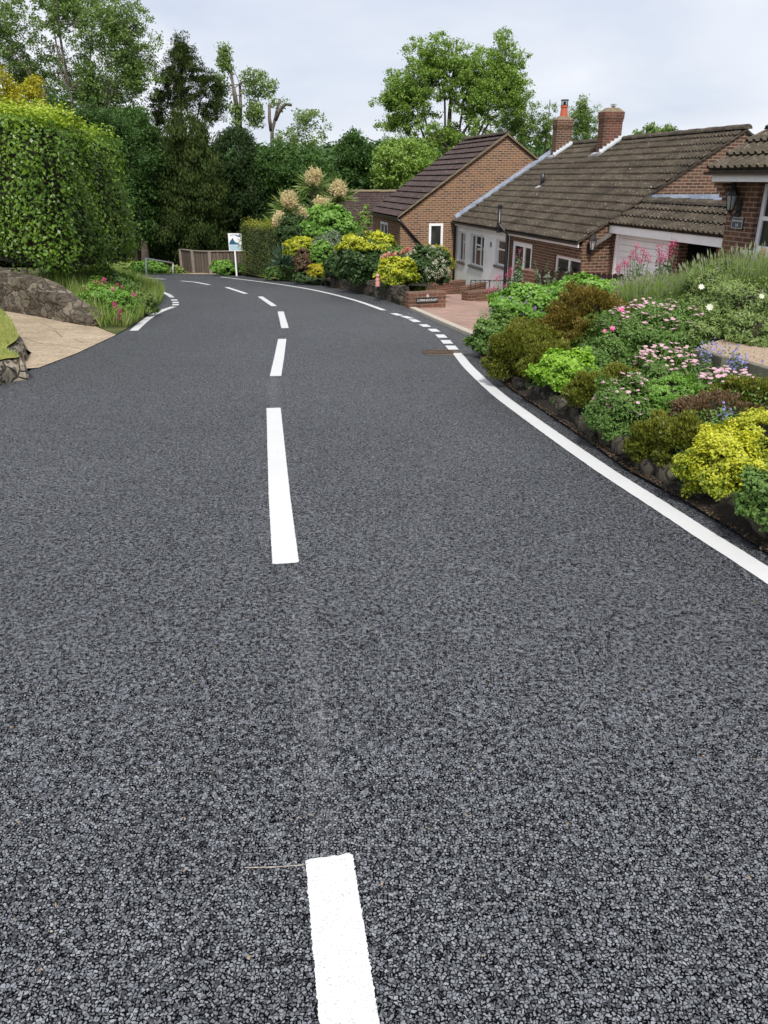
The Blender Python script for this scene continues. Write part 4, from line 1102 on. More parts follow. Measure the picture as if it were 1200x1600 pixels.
# ================= garage
gw = ww(959, 360, 0); gt1 = -5.6; gz0 = .479; gwr = gw + .80; gzr = .985
Gg = thing('garage', 'low flat-roofed garage with a white panelled door and an open dark carport bay', 'garage', HP(gw + 1.5, -2.5, -1.6))
GW = Wall(HP(gw, 0, 0), UU, -VV)
def gtt(px, py): return tt(px, py, gw)
ta, tb = gtt(1045, 390), gtt(966, 370)
tc, td = gtt(1120, 385), gtt(1061, 385)
mb = MB(); zf = gz0 - .17
GW.panel(mb, ta + 0.0, -.0, -2.4, zf, [(ta - .2, tb, -2.5, zf - .02)], .08)
mb = MB(); GW.bar(mb, td, ta, -2.4, zf, -.22, 0); mb.build('brick_pier', MAT['brickB'], Gg); mb = MB(); GW.bar(mb, tb, -.002, -2.4, zf, -.22, -.0); mb.build('brick_pier', MAT['brickB'], Gg); mb = MB(); GW.bar(mb, gt1, tc - .0, -2.4, zf, -.22, 0)
mb.quad(HP(gw + 6, gt1, -2.4), HP(gw + 6, 0, -2.4), HP(gw + 6, 0, zf), HP(gw + 6, gt1, zf)); mb.quad(HP(gw + .2, gt1, -2.4), HP(gw + 6, gt1, -2.4), HP(gw + 6, gt1, zf), HP(gw + .2, gt1, zf))
mb.build('brick_wall', MAT['brickB'], Gg)
mb = MB(); mb.quad(HP(gw + .23, td + .005, -2.4), HP(gw + 1.75, td + .005, -2.4), HP(gw + 1.75, td + .005, gz0 - .03), HP(gw + .23, td + .005, gz0 - .03)); mb.build('bay_side_shade', MAT['dark'], Gg)  # near-black sheet, the carport bay's shade put into its colour
dm = MB(); nP = 14
for i in range(nP):
    z0_, z1_ = -1.75 + (zf + 1.75) * i / nP, -1.75 + (zf + 1.75) * (i + 1) / nP
    GW.bar(dm, ta, tb, z0_ + .008, z1_, -.10, -.075 if i % 2 else -.078)
dm.build('garage_door', MAT['white'], Gg)
fm = MB(); GW.bar(fm, tb - .01, tb + .08, -1.75, zf, -.12, .02); fm.build('door_jamb', MAT['white'], Gg); fm = MB(); GW.bar(fm, ta - .02, ta + .03, -1.75, zf, -.12, .005); fm.build('door_jamb', MAT['white'], Gg)
dk = MB(); dk.box(HP(gw + 1.8, (gt1 + td) / 2, -.95), (.01, abs(td - gt1) / 2 - .01, 1.42), (VV, UU, ZZ)); dk.build('bay_back_shade', MAT['dark'], Gg)  # dark panel added behind the opening, painted as the bay's deep shade
fa = MB(); tj = gtt(1058, 368); GW.bar(fa, tj + .006, .0, gz0 - .20, gz0 - .02, .10, .13); GW.bar(fa, gt1, tj - .006, gz0 - .20, gz0 - .02, .10, .13); fa.build('fascia', MAT['white'], Gg)
mb = MB(); slope(mb, gw - .16, gz0, gwr, gzr, gt1, -.0, gauge=.36, amp=.045, lip=.055, pitch=.18)
mb.quad(HP(gw - .16, gt1, gz0 - .015), HP(gwr, gt1, gzr - .015), HP(gwr, 0, gzr - .015), HP(gw - .16, 0, gz0 - .015))
grf = mb.build('tiled_edge_roof', MAT['tileB'], Gg)
mb = MB(); ridge(mb, gwr + .02, gzr + .05, gt1, -.01, .12); mb.build('ridge_tiles', MAT['tileB'], grf)
mb = MB(); mb.box(HP(gwr + 2.4, gt1 / 2, gzr - .06), (2.4, -gt1 / 2 - .01, .03), (VV, UU, ZZ)); mb.build('flat_roof', MAT['lead'], Gg)
mb = MB(); mb.box(HP(gwr + 1.3, -.012, gzr + .10), (1.25, .008, .085), (VV, UU, ZZ)); mb.build('upstand_flashing', MAT['lead'], Gg)

# ================= near house (only its road front shows)
dw = -.9; dt0 = tt(1134, 345, dw)
Dh = thing('near_house', 'nearest brown brick house at the right edge with a white-framed window and a name plate', 'house', HP(dw + 4, dt0 - 4, -1.2))
DW = Wall(HP(dw, 0, 0), UU, -VV)
t_a = tt(1178.5, 340, dw); zt_ = zz(1190, 286, dw, t_a); zb__ = zz(1176, 392, dw, t_a)
dz = zz(1113, 271, dw - .35, tt(1113, 272, dw - .35))
mb = MB(); DW.panel(mb, dt0 - 9, dt0, -2.2, dz - .06, [(t_a - 2.4, t_a, zb__, zt_)], .16)
mb.quad(HP(dw, dt0, -2.2), HP(dw + 8, dt0, -2.2), HP(dw + 8, dt0, dz - .06), HP(dw, dt0, dz - .06)); mb.quad(HP(dw, dt0 - 9, -2.2), HP(dw + 8, dt0 - 9, -2.2), HP(dw + 8, dt0 - 9, dz), HP(dw, dt0 - 9, dz))
mb.add([HP(dw, dt0, dz - .06), HP(dw + 8, dt0, dz - .06), HP(dw + 4, dt0, dz + 2.4)], [(0, 1, 2)])
mb.add([HP(dw, dt0 - 9, dz - .06), HP(dw + 8, dt0 - 9, dz - .06), HP(dw + 4, dt0 - 9, dz + 2.4)], [(0, 1, 2)])
# corbelled kneeler at the far corner
for i in range(5):
    mb.box(HP(dw - .03 - .03 * i, dt0 + .11 - .12, dz - .10 - .075 * (4 - i)), (.04 + .03 * i, .11, .035), (VV, UU, ZZ))
mb.build('brick_wall', MAT['brickD'], Dh)
w_ = DW.window(Dh, t_a - 2.39, t_a - .01, zb__ + .01, zt_ - .01, rec=.11, fw=.075, mull=(.33, .66), trans=((.66, 1, .49),), sill=.08, sillmat=MAT['white'])
bl = MB()
for i in range(11): DW.bar(bl, t_a - .70, t_a - .12, zb__ + .12 + i * .065, zb__ + .15 + i * .065, -.17, -.15)
bl.build('blind', MAT['white'], w_)
mb = MB(); slope(mb, dw - .40, dz + .03, dw + 4, dz + 2.76, dt0 - 9, dt0 + .14, gauge=.37, pitch=.17, amp=.045, lip=.06); slope(mb, dw + 8.4, dz + .03, dw + 4, dz + 2.76, dt0 - 9, dt0 + .14, gauge=.37)
mb.quad(HP(dw - .4, dt0 + .12, dz + .02), HP(dw + 4, dt0 + .12, dz + 2.75), HP(dw + 4, dt0 - 9, dz + 2.75), HP(dw - .4, dt0 - 9, dz + .02))
drf = mb.build('roof', MAT['tileD'], Dh)
mb = MB(); ridge(mb, dw + 4, dz + 2.8, dt0 - 9, dt0 + .12); mb.build('ridge_tiles', MAT['tileD'], drf)
mb = MB(); DW.bar(mb, dt0 - 9, dt0 + .03, dz - .12, dz - .005, .33, .355); mb.build('fascia', MAT['white'], Dh)
mb = MB(); mb.quad(HP(dw, dt0 + .02, dz - .115), HP(dw - .33, dt0 + .02, dz - .115), HP(dw - .33, dt0 - 9, dz - .115), HP(dw, dt0 - 9, dz - .115)); mb.build('soffit', MAT['sill'], Dh)
gutter(Dh, dw - .42, dt0 - 9, dt0 + .12, dz + .02)
def text(name, s, c, right, up, size, mat, parent, ext=.002):
    cu = bpy.data.curves.new(name, 'FONT'); cu.body = s; cu.size = size; cu.align_x = 'CENTER'; cu.align_y = 'CENTER'; cu.extrude = ext
    ob = bpy.data.objects.new('t', cu); COL.objects.link(ob)
    me = bpy.data.meshes.new_from_object(ob.evaluated_get(bpy.context.evaluated_depsgraph_get())); bpy.data.objects.remove(ob)
    nrm = right.cross(up).normalized(); o_ = origin(parent)
    for v in me.vertices: v.co = c + right * v.co.x + up * v.co.y + nrm * v.co.z - o_
    me.materials.clear(); me.materials.append(mat); me.name = name
    o = bpy.data.objects.new(name, me); COL.objects.link(o); o.parent = parent; return o
tp = tt(1153.5, 348, dw); zp = zz(1153.5, 348.3, dw, tp)
np_ = thing('house_name_plate', 'small slate name plate with white lettering on the nearest house, below its lantern', 'name plate', HP(dw - .01, tp, zp - .07))
wp = abs(tt(1162, 348, dw) - tt(1145, 348, dw)) / 2
mb = MB(); mb.box(HP(dw - .012, tp, zp), (wp, .008, .085), (UU, VV, ZZ)); mb.build('plate', MAT['plate'], np_, bevel=.003)
mb = MB()
for s_ in (-1, 1): mb.box(HP(dw - .022, tp, zp + s_ * .078), (wp, .003, .006), (UU, VV, ZZ))
for s_ in (-1, 1): mb.box(HP(dw - .022, tp + s_ * (wp - .006), zp), (.006, .003, .0725), (UU, VV, ZZ))
mb.build('rim', MAT['metal'], np_)
text('lettering', 'ARDWALLEN', HP(dw - .022, tp, zp + .03), -UU, ZZ, .068 * wp / .22, MAT['letter'], np_); text('lettering', '1A', HP(dw - .022, tp, zp - .035), -UU, ZZ, .07, MAT['letter'], np_)
tl = tt(1156, 320, dw); lantern('wall_lantern', 'black carriage lantern on the nearest house above its name plate', HP(dw - .0, tl, zz(1156, 326, dw, tl)), -VV, 1.25)

# ================= far house with the plum-brown roof
AWL, AWM, AWR = -2.28, 1.78, 5.84; AZE, AZR = .31, 3.007; T0, T1 = TB + .0, 15.3
A = thing('gabled_house', 'orange brick gabled house with a plum-brown tiled roof, left of the bungalow', 'house', HP(1.8, 13, -2.4))
GA = Wall(HP(0, T0, 0), VV, -UU); AU = Wall(HP(AWL + .12, 0, 0), UU, -VV)
wa_, wb_ = ww(669.6, 370, T0), ww(691.8, 370, T0); za1, za0 = zz(680, 348.5, .0, T0), zz(680, 392, .0, T0)
mb = MB(); GA.panel(mb, AWL + .12, AWR, -3.0, AZE - .1, [(wa_, wb_, za0, za1)], .04)
mb.add([GA.pt(AWL + .12, AZE - .1), GA.pt(AWR, AZE - .1), GA.pt(AWM, AZR - .05)], [(0, 1, 2)])
tq = T0 + (tt(591, 350, AWL + .12) - T0); tq1 = tt(606, 352, AWL + .12); tq0 = tt(591, 350, AWL + .12)
lo_, hi_ = min(tq0, tq1), max(tq0, tq1); hi_ = min(hi_, lo_ + 1.3)
AU.panel(mb, T0, T1, -3.0, AZE - .1, [(lo_, hi_, -1.1, -.05)], .06)
mb.quad(HP(AWR, T0, -3), HP(AWR, T1, -3), HP(AWR, T1, AZE), HP(AWR, T0, AZE)); mb.quad(HP(AWL + .12, T1, -3), HP(AWR, T1, -3), HP(AWR, T1, AZE), HP(AWL + .12, T1, AZE))
mb.add([HP(AWL + .12, T1, AZE), HP(AWR, T1, AZE), HP(AWM, T1, AZR - .05)], [(0, 1, 2)])
mb.build('brick_wall', MAT['brickA'], A)
GA.window(A, wa_ + .003, wb_ - .003, za0, za1 - .003, rec=.0, fw=.085); AU.window(A, lo_, hi_, -1.1, -.06, rec=.02, fw=.09, mull=(.5,))
mb = MB(); slope(mb, AWL, AZE - .07, AWM, AZR, T0 - .08, T1 + .1, gauge=.36, pitch=.3, amp=.006, lip=.05); slope(mb, AWR + .12, AZE - .07, AWM, AZR, T0 - .08, T1 + .1, gauge=.36, pitch=.3, amp=.006, lip=.04)
arf = mb.build('roof', MAT['tileA'], A)
mb = MB(); ridge(mb, AWM, AZR + .04, T0 - .09, T1 + .1, .10); mb.build('ridge_tiles', MAT['tileB'], arf)
mb = MB()
for sa, sb in ((AWL, AWM), (AWR + .12, AWM)):
    mb.hexa([HP(sa, T0 - .10, AZE - .10), HP(sb, T0 - .10, AZR - .03), HP(sb, T0 - .0, AZR - .03), HP(sa, T0 - .0, AZE - .10)],
            [HP(sa, T0 - .10, AZE - .04), HP(sb, T0 - .10, AZR + .035), HP(sb, T0 - .0, AZR + .035), HP(sa, T0 - .0, AZE - .04)])
mb.build('verge_mortar', MAT['cap'], A)
gutter(A, AWL - .03, T0 - .05, T1, AZE - .09)
mb = MB(); AU.bar(mb, T0, T1, AZE - .20, AZE - .09, .10, .12); mb.build('fascia', MAT['cap'], A)
dp0 = HP(AWL + .12, T0 - .06, AZE - .25); dpe = ww(660, 386, T0 - .06); dpz = zz(660, 386, dpe, T0 - .06)
pipe(A, [HP(AWL - .03, T0 - .03, AZE - .12), dp0, HP(dpe, T0 - .06, dpz)], .045, MAT['black'])
# low brick store against the gable foot, hipped wing behind
Wg = thing('far_wing_house', 'small brown-tiled roof with brick wall just left of the plum-brown roof', 'house', (-1.0, 39, -2.4))
mb = MB(); y0_, y1_ = 38.0, 44.0; x0_, x1_ = -2.6, 1.6; ze_, zr_ = -.75, .93
for q in (((x0_, y0_), (x1_, y0_)), ((x0_, y1_), (x1_, y1_)), ((x0_, y0_), (x0_, y1_)), ((x1_, y0_), (x1_, y1_))):
    (a0_, b0_), (a1_, b1_) = q; mb.quad((a0_, b0_, -3), (a1_, b1_, -3), (a1_, b1_, ze_), (a0_, b0_, ze_))
mb.build('brick_wall', MAT['brickA'], Wg)
# temporarily swap frame for its roof (slope runs towards the camera)
HO_, VV_, UU_ = HO, VV, UU
HO, VV, UU = Vector((x0_ - .1, y0_ - .2, 0)), Vector((0, 1, 0)), Vector((1, 0, 0))
mb = MB(); slope(mb, 0, ze_, 3.2, zr_, 0, x1_ - x0_ + .2, gauge=.16, pitch=.2, amp=.008, lip=.02); slope(mb, 6.4, ze_, 3.2, zr_, 0, x1_ - x0_ + .2, gauge=.3, pitch=.3)
mb.add([HP(0, .05, ze_), HP(6.4, .05, ze_), HP(3.2, .05, zr_)], [(0, 1, 2)])
wr_ = mb.build('roof', MAT['tileA'], Wg); mb = MB(); ridge(mb, 3.2, zr_ + .04, 0, x1_ - x0_ + .2, .09); mb.build('ridge_tiles', MAT['cap'], wr_)
HO, VV, UU = HO_, VV_, UU_

# ================= low brick walls, sign wall, railings, pickets
def GH(px, py):
    d = ray(px, py); k = d.z / d.y; lo, hi = 3.0, 45.0
    for _ in range(60):
        m = (lo + hi) / 2; p = P(px, py, m)
        if p.z > H(p.x, p.y): lo = m
        else: hi = m
    return P(px, py, lo)
def brick_wall(name, label, a, b, h, th=.22, cat='brick wall', cop=True):
    r = thing(name, label, cat, (a + b) / 2); d = (b - a); d.z = 0; L_ = d.length; d.normalize(); nr = Vector((-d.y, d.x, 0)); nr = nr if nr.y > 0 else -nr
    zb_ = min(a.z, b.z) - .25; zt__ = max(a.z, b.z) + h; c = (a + b) / 2 + nr * th / 2
    mb = MB(); mb.box((c.x, c.y, (zb_ + zt__ - .09) / 2), (L_ / 2, th / 2, (zt__ - .09 - zb_) / 2), (d, nr, ZZ)); mb.build('courses', MAT['brickW'], r)
    mb = MB(); n = max(2, int(L_ / .075))
    for i in range(n):
        q = a.lerp(b, (i + .5) / n) + nr * th / 2
        mb.box((q.x, q.y, zt__ - .04), (L_ / n / 2 * .93, th / 2 + .006, .05 + random.uniform(-.003, .003)), (d, nr, ZZ))
    mb.build('coping', MAT['brickW'], r); return r, d, nr, zt__
sa_, sb_ = G(638, 482), G(696, 480.5); sb_.z = sa_.z
sh = (482 - 458.5) * pxm(sa_.y, sa_.z) * .97
r, d, nr, ztw = brick_wall('brick_sign_wall', 'short red brick wall end with a white-lettered name plate beside the brick driveway', sa_, sb_, sh)
k_ = (sa_ + sb_) / 2; pc = sa_.lerp(sb_, .5) - nr * .012; pc.z = sa_.z + sh * .50
ps = thing('wall_name_plate', 'long black plate with raised white lettering on the low driveway wall', 'name plate', (pc.x, pc.y, pc.z - .04))
mb = MB(); mb.box(pc, ((sb_ - sa_).length * .29, .008, .045), (d, nr, ZZ)); mb.build('plate', MAT['plateb'], ps)
text('lettering', '3 SPRINGCROFT', pc - nr * .009, d, ZZ, .062, MAT['letter'], ps)
em = MB(); q = pc + ZZ * .085
em.tube([q - nr * .004, q - nr * .016], .028, 12); em.tube([q + ZZ * .03 - nr * .004, q + ZZ * .03 - nr * .014], .014, 8); em.build('emblem', MAT['metal'], ps, uv=False)
a_, b_ = GH(650, 459.5), GH(727, 459); b_.z = a_.z
brick_wall('low_brick_wall', 'long low red brick wall edging the shrub bed in front of the white rendered wall', a_, b_, (459 - 445.5) * pxm(a_.y, a_.z) * .95)
a2, b2 = GH(731, 471), GH(782, 470.5); b2.z = a2.z
brick_wall('low_brick_wall', 'short low brick wall in front of the iron railing, at the back of the driveway', a2, b2, (471 - 457) * pxm(a2.y, a2.z) * .95, .3)
a3, b3 = GH(728, 461), GH(759, 457); 
brick_wall('low_brick_wall', 'low brick wall stub behind the iron railing, against the white wall', a3, b3, (457 - 444.5) * pxm(a3.y, a3.z) * .9)
rl_ = thing('iron_railing', 'thin black iron railing above the low brick walls at the back of the driveway', 'railing', a3)
Yr = a2.y + 1.2; mb = MB(); pa, pb = P(736, 438, Yr), P(822, 438, Yr + .6); zg = H(pa.x, pa.y) - .1
mb.tube([pa, pb], .012, 6); n = 12
for i in range(n + 1):
    q = pa.lerp(pb, i / n); mb.tube([(q.x, q.y, zg), q], .014 if i in (0, 4, 8, 12) else .007, 5)
for i in range(n):
    q0, q1 = pa.lerp(pb, i / n), pa.lerp(pb, (i + 1) / n); zc = pa.z - .10
    mb.tube([Vector((q0.x, q0.y, pa.z - .02)), Vector(((q0.x + q1.x) / 2, (q0.y + q1.y) / 2, zc)), Vector((q1.x, q1.y, pa.z - .02))], .006, 4)
mb.build('bars', MAT['iron'], rl_, uv=False)
pk = thing('picket_fence', 'dark round-topped picket fence in front of the bungalow window', 'fence', P(900, 440, 15))
mb = MB(); pa, pb = P(838, 421, 16.2), P(975, 428, 14.2); n = 17; d = (pb - pa); d.z = 0; d.normalize(); nr = Vector((-d.y, d.x, 0))
for i in range(n):
    q = pa.lerp(pb, (i + .5) / n); hw = (pb - pa).length / n * .40; pts = []
    for k in range(7):
        a = math.pi * k / 6; pts.append((hw * math.cos(a), hw * .8 * math.sin(a)))
    pts = [(hw, -1.2)] + pts + [(-hw, -1.2)]; pts = pts[::1]
    f_ = [q + d * x + ZZ * (z - hw * .8) for x, z in pts]; b0_ = [v + nr * .02 for v in f_]; m_ = len(pts)
    mb.add(f_ + b0_, [tuple(range(m_)), tuple(range(2 * m_ - 1, m_ - 1, -1))] + [(k, (k + 1) % m_, m_ + (k + 1) % m_, m_ + k) for k in range(m_)])
STAIN = mottled('dark_stained_wood', (.018, .009, .007), (.035, .016, .012), 9, .7, .3)
mb.build('pickets', STAIN, pk)
mb = MB(); mb.box((pa + pb) / 2 - ZZ * .45 + nr * .035, ((pb - pa).length / 2, .015, .04), (d, nr, ZZ)); mb.build('rail', STAIN, pk)
a4, b4 = P(808, 438, 16.9), P(836, 438, 16.3); a4.z = b4.z = P(820, 452, 16.5).z
brick_wall('brick_pier_wall', 'small brown brick wall beside the picket fence, below the glazed door', a4, b4, (452 - 424) * pxm(16.5, -.4) * .95, .25)

# sign board
sy = 31.6; sbase = P(369.5, 427, sy)
sg = thing('sign_board', 'white and blue estate agent style board on a white post by the bend', 'sign', (sbase.x, sy, gz(sy)))
mb = MB(); mb.box((sbase.x, sy + .03, (sbase.z + P(368, 365, sy).z) / 2 - .15), (.028, .028, (P(368, 365, sy).z - sbase.z) / 2 + .15)); mb.build('post', MAT['white'], sg)
c = P(367.5, 378.3, sy); s = pxm(sy, .2); hw, hh = 10.6 * s, 13.4 * s * .98
mb = MB(); mb.box(c, (hw, .008, hh)); bd = mb.build('board', MAT['white'], sg)
def bp(u, v, o_=.011): return (c.x + (u * 2 - 1) * hw, c.y - o_, c.z + (1 - v * 2) * hh)
mb = MB(); pts = [(.06, .56), (.10, .48), (.2, .38), (.34, .26), (.38, .34), (.46, .46), (.56, .52), (.7, .57), (.82, .6), (.82, .64), (.06, .64)]
mb.add([bp(u, v) for u, v in pts], [(10, 9, 8, 7, 6, 5, 4, 3, 2, 1, 0)])
pts = [(.14, .115), (.34, .075), (.56, .075), (.68, .105), (.95, .115), (.95, .21), (.82, .20), (.64, .16), (.55, .105), (.34, .10), (.18, .14)]
mb.add([bp(u, v) for u, v in pts], [tuple(range(11))[::-1]])
mb.build('blue_emblem', MAT['teal'], sg)
mb = MB(); mb.add([bp(.04, .665, .010), bp(.96, .665, .010), bp(.96, .96, .010), bp(.04, .96, .010)], [(0, 1, 2, 3)]); mb.build('blue_panel', MAT['paleblue'], sg)
# white cottage glimpsed between the trees behind the hedge
cw = thing('garden_shed', 'pale gabled outbuilding glimpsed between trees left of the metal barrier', 'shed', (-12.3, 38, -2.2))
mb = MB(); mb.box((-12.3, 38.5, -1.3), (.8, .8, 1.4)); mb.build('wall', mottled('pale_boards', (.22, .18, .14), (.30, .26, .20), 3, .9, .2), cw)
mb = MB(); mb.hexa([(-13.3, 37.5, .05), (-11.3, 37.5, .05), (-11.3, 39.5, .05), (-13.3, 39.5, .05)], [(-12.31, 37.5, .65), (-12.29, 37.5, .65), (-12.29, 39.5, .65), (-12.31, 39.5, .65)]); mb.build('roof', MAT['tileA'], cw)
def inpoly(x, y, poly):
    c = False; n = len(poly)
    for i in range(n):
        x1, y1 = poly[i][0], poly[i][1]; x2, y2 = poly[(i + 1) % n][0], poly[(i + 1) % n][1]
        if (y1 > y) != (y2 > y) and x < (x2 - x1) * (y - y1) / (y2 - y1) + x1: c = not c
    return c
# ------------------------------------------------------------ rockery plants beside the road (nearest first)
G1 = 'flowering rockery plants beside the road'
def pm(px0, px1, py0, py1, Y, **k): return px_mound(px0, px1, py0, py1, Y, **k)
def daisies(root, c, r, n, size, h, mat, ymin=-1, core_mat='yellow_leaf', tiltv=.28, topz=.4):
    d = rdir(n * 4); d = d[(d[:, 2] > topz)][:n]; base = np.array([c]) + d * np.array([r]) * .9
    top = base + np.array([[0, 0, 1.0]]) * (h * (.6 + .6 * RNG.random(len(d))))[:, None] + rdir(len(d)) * h * .25
    N = unit(np.array([[0, -.15, 1.0]]) + rdir(len(d)) * tiltv)
    stems(root, base, top, .004, LM['green_leaf'])
    petals(root, top, N, size, LM[mat], per=11)
def put(name, label, cat, box, Y, mat, n, L, ry=None, lob=(), **k):
    c, r = pm(*box, Y, ry=ry); k['lobes'] = [pm(*b[:4], b[4]) for b in lob]; k.setdefault('lump', .22); return shrub(name, label, cat, c, r, LM[mat], n, L, group=None, **k), c, r
HEATH = dict(spiky=.5, up=.2, per=26, Wd=None, jit=.9)
put('heather', 'green heather cushion hanging over the rock edging between daisies and golden shrub', 'heather', (983, 1060, 652, 735), 4.45, 'heather_leaf', 18000, .022, spiky=.5, per=30, lump=.22, lob=[(1030, 1105, 650, 750, 4.25)])
o, c, r = put('golden_shrub', 'bright golden-yellow leaved shrub at the near right edge of the rockery', 'shrub', (1078, 1190, 680, 800), 3.8, 'yellow_leaf', 24000, .019, lob=[(1130, 1290, 645, 760, 4.0), (1095, 1170, 665, 740, 4.05)], per=40, lump=.3, tuft=.04, rndup=.55, Wd=.012)
put('leafy_shrub', 'dark green leafy plant below the golden shrub at the right picture edge', 'shrub', (1165, 1270, 738, 828), 3.3, 'mid_leaf', 5200, .030, ry=.2, per=16)
put('heather', 'pinkish brown heather patch above the golden shrub', 'heather', (1058, 1190, 618, 672), 4.75, 'russet_leaf', 13000, .018, spiky=.5, per=26)
o, c, r = put('daisy_clump', 'low clump of pale pink daisies spilling over the rock edging near the white line', 'flowering plant', (922, 1020, 590, 700), 5.0, 'mid_leaf', 15000, .026, per=18, Wd=.010)
daisies(o, c, r, 75, .017, .055, 'pink_petal', topz=-.15)
o, c, r = put('feathery_plant', 'soft green feathery foliage plant between two daisy clumps', 'plant', (995, 1095, 592, 650), 5.1, 'green_leaf', 12000, .024, per=30, Wd=.008)
put('heather', 'olive heather cushion left of the near daisy clump', 'heather', (890, 965, 582, 652), 5.6, 'heather_leaf', 16000, .022, spiky=.5, per=30, lob=[(930, 1005, 572, 625, 5.9)])
put('heather', 'small olive heather at the right edge beside the concrete edging', 'heather', (1120, 1230, 590, 650), 4.9, 'heather_leaf', 11000, .020, spiky=.5, per=26)
o, c, r = put('daisy_clump', 'pink daisies standing tall in the middle of the rockery below the concrete edging', 'flowering plant', (985, 1090, 556, 625), 5.9, 'mid_leaf', 16000, .028, per=18, Wd=.011)
daisies(o, c, r, 130, .018, .10, 'pink_petal', topz=.1)
o, c, r = put('daisy_clump', 'pink daisies at the right edge just below the gravel', 'flowering plant', (1085, 1185, 588, 636), 5.1, 'mid_leaf', 8000, .024, per=18, Wd=.010)
daisies(o, c, r, 60, .019, .06, 'pink_petal', topz=.2)
o, c, r = put('lime_shrub', 'vivid lime green leafy mound beside the white line', 'shrub', (838, 940, 550, 612), 6.4, 'lime_leaf', 14000, .030, per=20, Wd=.018, rndup=.5)
put('heather', 'dark olive heather with bronze tips, low over the gutter behind the lime green mound', 'heather', (765, 850, 512, 600), 7.4, 'heather_leaf', 26000, .026, spiky=.5, per=30, lump=.25, lob=[(815, 895, 530, 618, 6.9), (800, 880, 505, 560, 7.8)])
put('heather', 'rusty brown heather mound behind the lime green one', 'heather', (860, 975, 456, 540), 8.0, 'bronze_leaf', 26000, .028, spiky=.5, per=30, lump=.25, lob=[(840, 910, 490, 545, 7.9), (890, 960, 500, 560, 7.6)])
o, c, r = put('daisy_clump', 'broad mass of pink daisies below the tall lavender', 'flowering plant', (930, 1115, 480, 572), 7.3, 'mid_leaf', 26000, .030, per=18, Wd=.013)
daisies(o, c, r, 170, .022, .08, 'pink_petal', topz=.25)
p_ = np.array([P(971, 484, 7.0), P(957, 513, 6.9), P(945, 517, 6.9)]); petals(o, p_, np.array([[0, -.7, .7]] * 3), .028, LM['magenta_petal'], 'magenta_blossom')
put('trailing_plant', 'dark green trailing plant between the lime green mound and the broad daisy mass', 'plant', (905, 985, 530, 600), 6.6, 'mid_leaf', 8000, .026, per=18)
o, c, r = put('geranium_bush', 'large light green geranium bush dotted with purple flowers at the driveway corner', 'flowering plant', (770, 880, 450, 512), 10.2, 'green_leaf', 20000, .05, per=20, Wd=.036, rndup=.5, lump=.22, lob=[(830, 945, 442, 500, 10.4)])
d = rdir(500); d = d[(d[:, 1] < .4) & (d[:, 2] > -.3)][:90]; petals(o, np.array([c]) + d * np.array([r]) * 1.02, d, .022, LM['violet_petal'], per=5)
o, c, r = put('geranium_bush', 'smaller green geranium with pink buds at the kerb end', 'flowering plant', (738, 812, 495, 562), 9.3, 'mid_leaf', 11000, .04, per=20, Wd=.026)
d = rdir(60); d = d[d[:, 2] > -.2][:12]; petals(o, np.array([c]) + d * np.array([r]) * 1.02, d, .03, LM['pink_petal'], per=5)
o, c, r = put('rock_rose', 'loose olive green rock rose with white flowers above the gravel', 'flowering plant', (1075, 1260, 438, 530), 7.5, 'sword_leaf', 20000, .032, per=14, Wd=.012, lump=.25, shell=.6, lob=[(1120, 1270, 490, 552, 6.7), (1075, 1130, 500, 545, 6.9)])
p_ = np.array([P(x, y, 6.9) for x, y in [(1109, 480), (1160, 492), (1171, 515), (1179, 510), (1164, 510), (1133, 525), (1190, 463), (1096, 448)]]); petals(o, p_, np.array([[-.1, -.75, .6]] * len(p_)) + RNG.normal(size=(len(p_), 3)) * .2, .032, LM['white_flower'], per=8)
o, c, r = put('geranium_bush', 'pale green geranium growth in front of the picket fence, left of the lavender', 'flowering plant', (880, 990, 436, 485), 10.0, 'green_leaf', 16000, .045, per=20, Wd=.034, rndup=.6, lump=.25)
d = rdir(200); d = d[(d[:, 1] < .4) & (d[:, 2] > -.3)][:22]; petals(o, np.array([c]) + d * np.array([r]) * 1.02, d, .022, LM['violet_petal'], per=5)
# ground cover between the cushions (uncountable)
n = 70000; y = 2.6 + RNG.random(n) * 9.2; x = np.array([xE(v) for v in y]) + .22 + RNG.random(n) ** 1.2 * 3.6
z = np.array([HG(a, b) for a, b in zip(x, y)]); gi_ = np.array([inpoly(a, b, [(q[0], q[1] - .35) for q in gr]) or inpoly(a, b, gr) for a, b in zip(x, y)]); x, y, z = x[~gi_], y[~gi_], z[~gi_]; n = len(x); k = (np.sin(x * 5.1 + y * 2.3) * np.sin(y * 4.3 - x * 1.7) + .35 * RNG.normal(size=n)) > -.35; x, y, z = x[k], y[k], z[k]; n = len(x)
hh = (.07 + .13 * (.5 + .5 * np.sin(x * 7 + 1) * np.sin(y * 6.3))) * RNG.random(n)
N = unit(rdir(n) * .7 + np.array([[0, 0, .8]])); o = leafmesh('rockery_groundcover', np.stack([x, y, z + hh], 1), np.cross(N, rdir(n)), N, .022 + .02 * RNG.random(n), .013, RNG.random(n), LM['mid_leaf']); tag(o, kind='stuff')
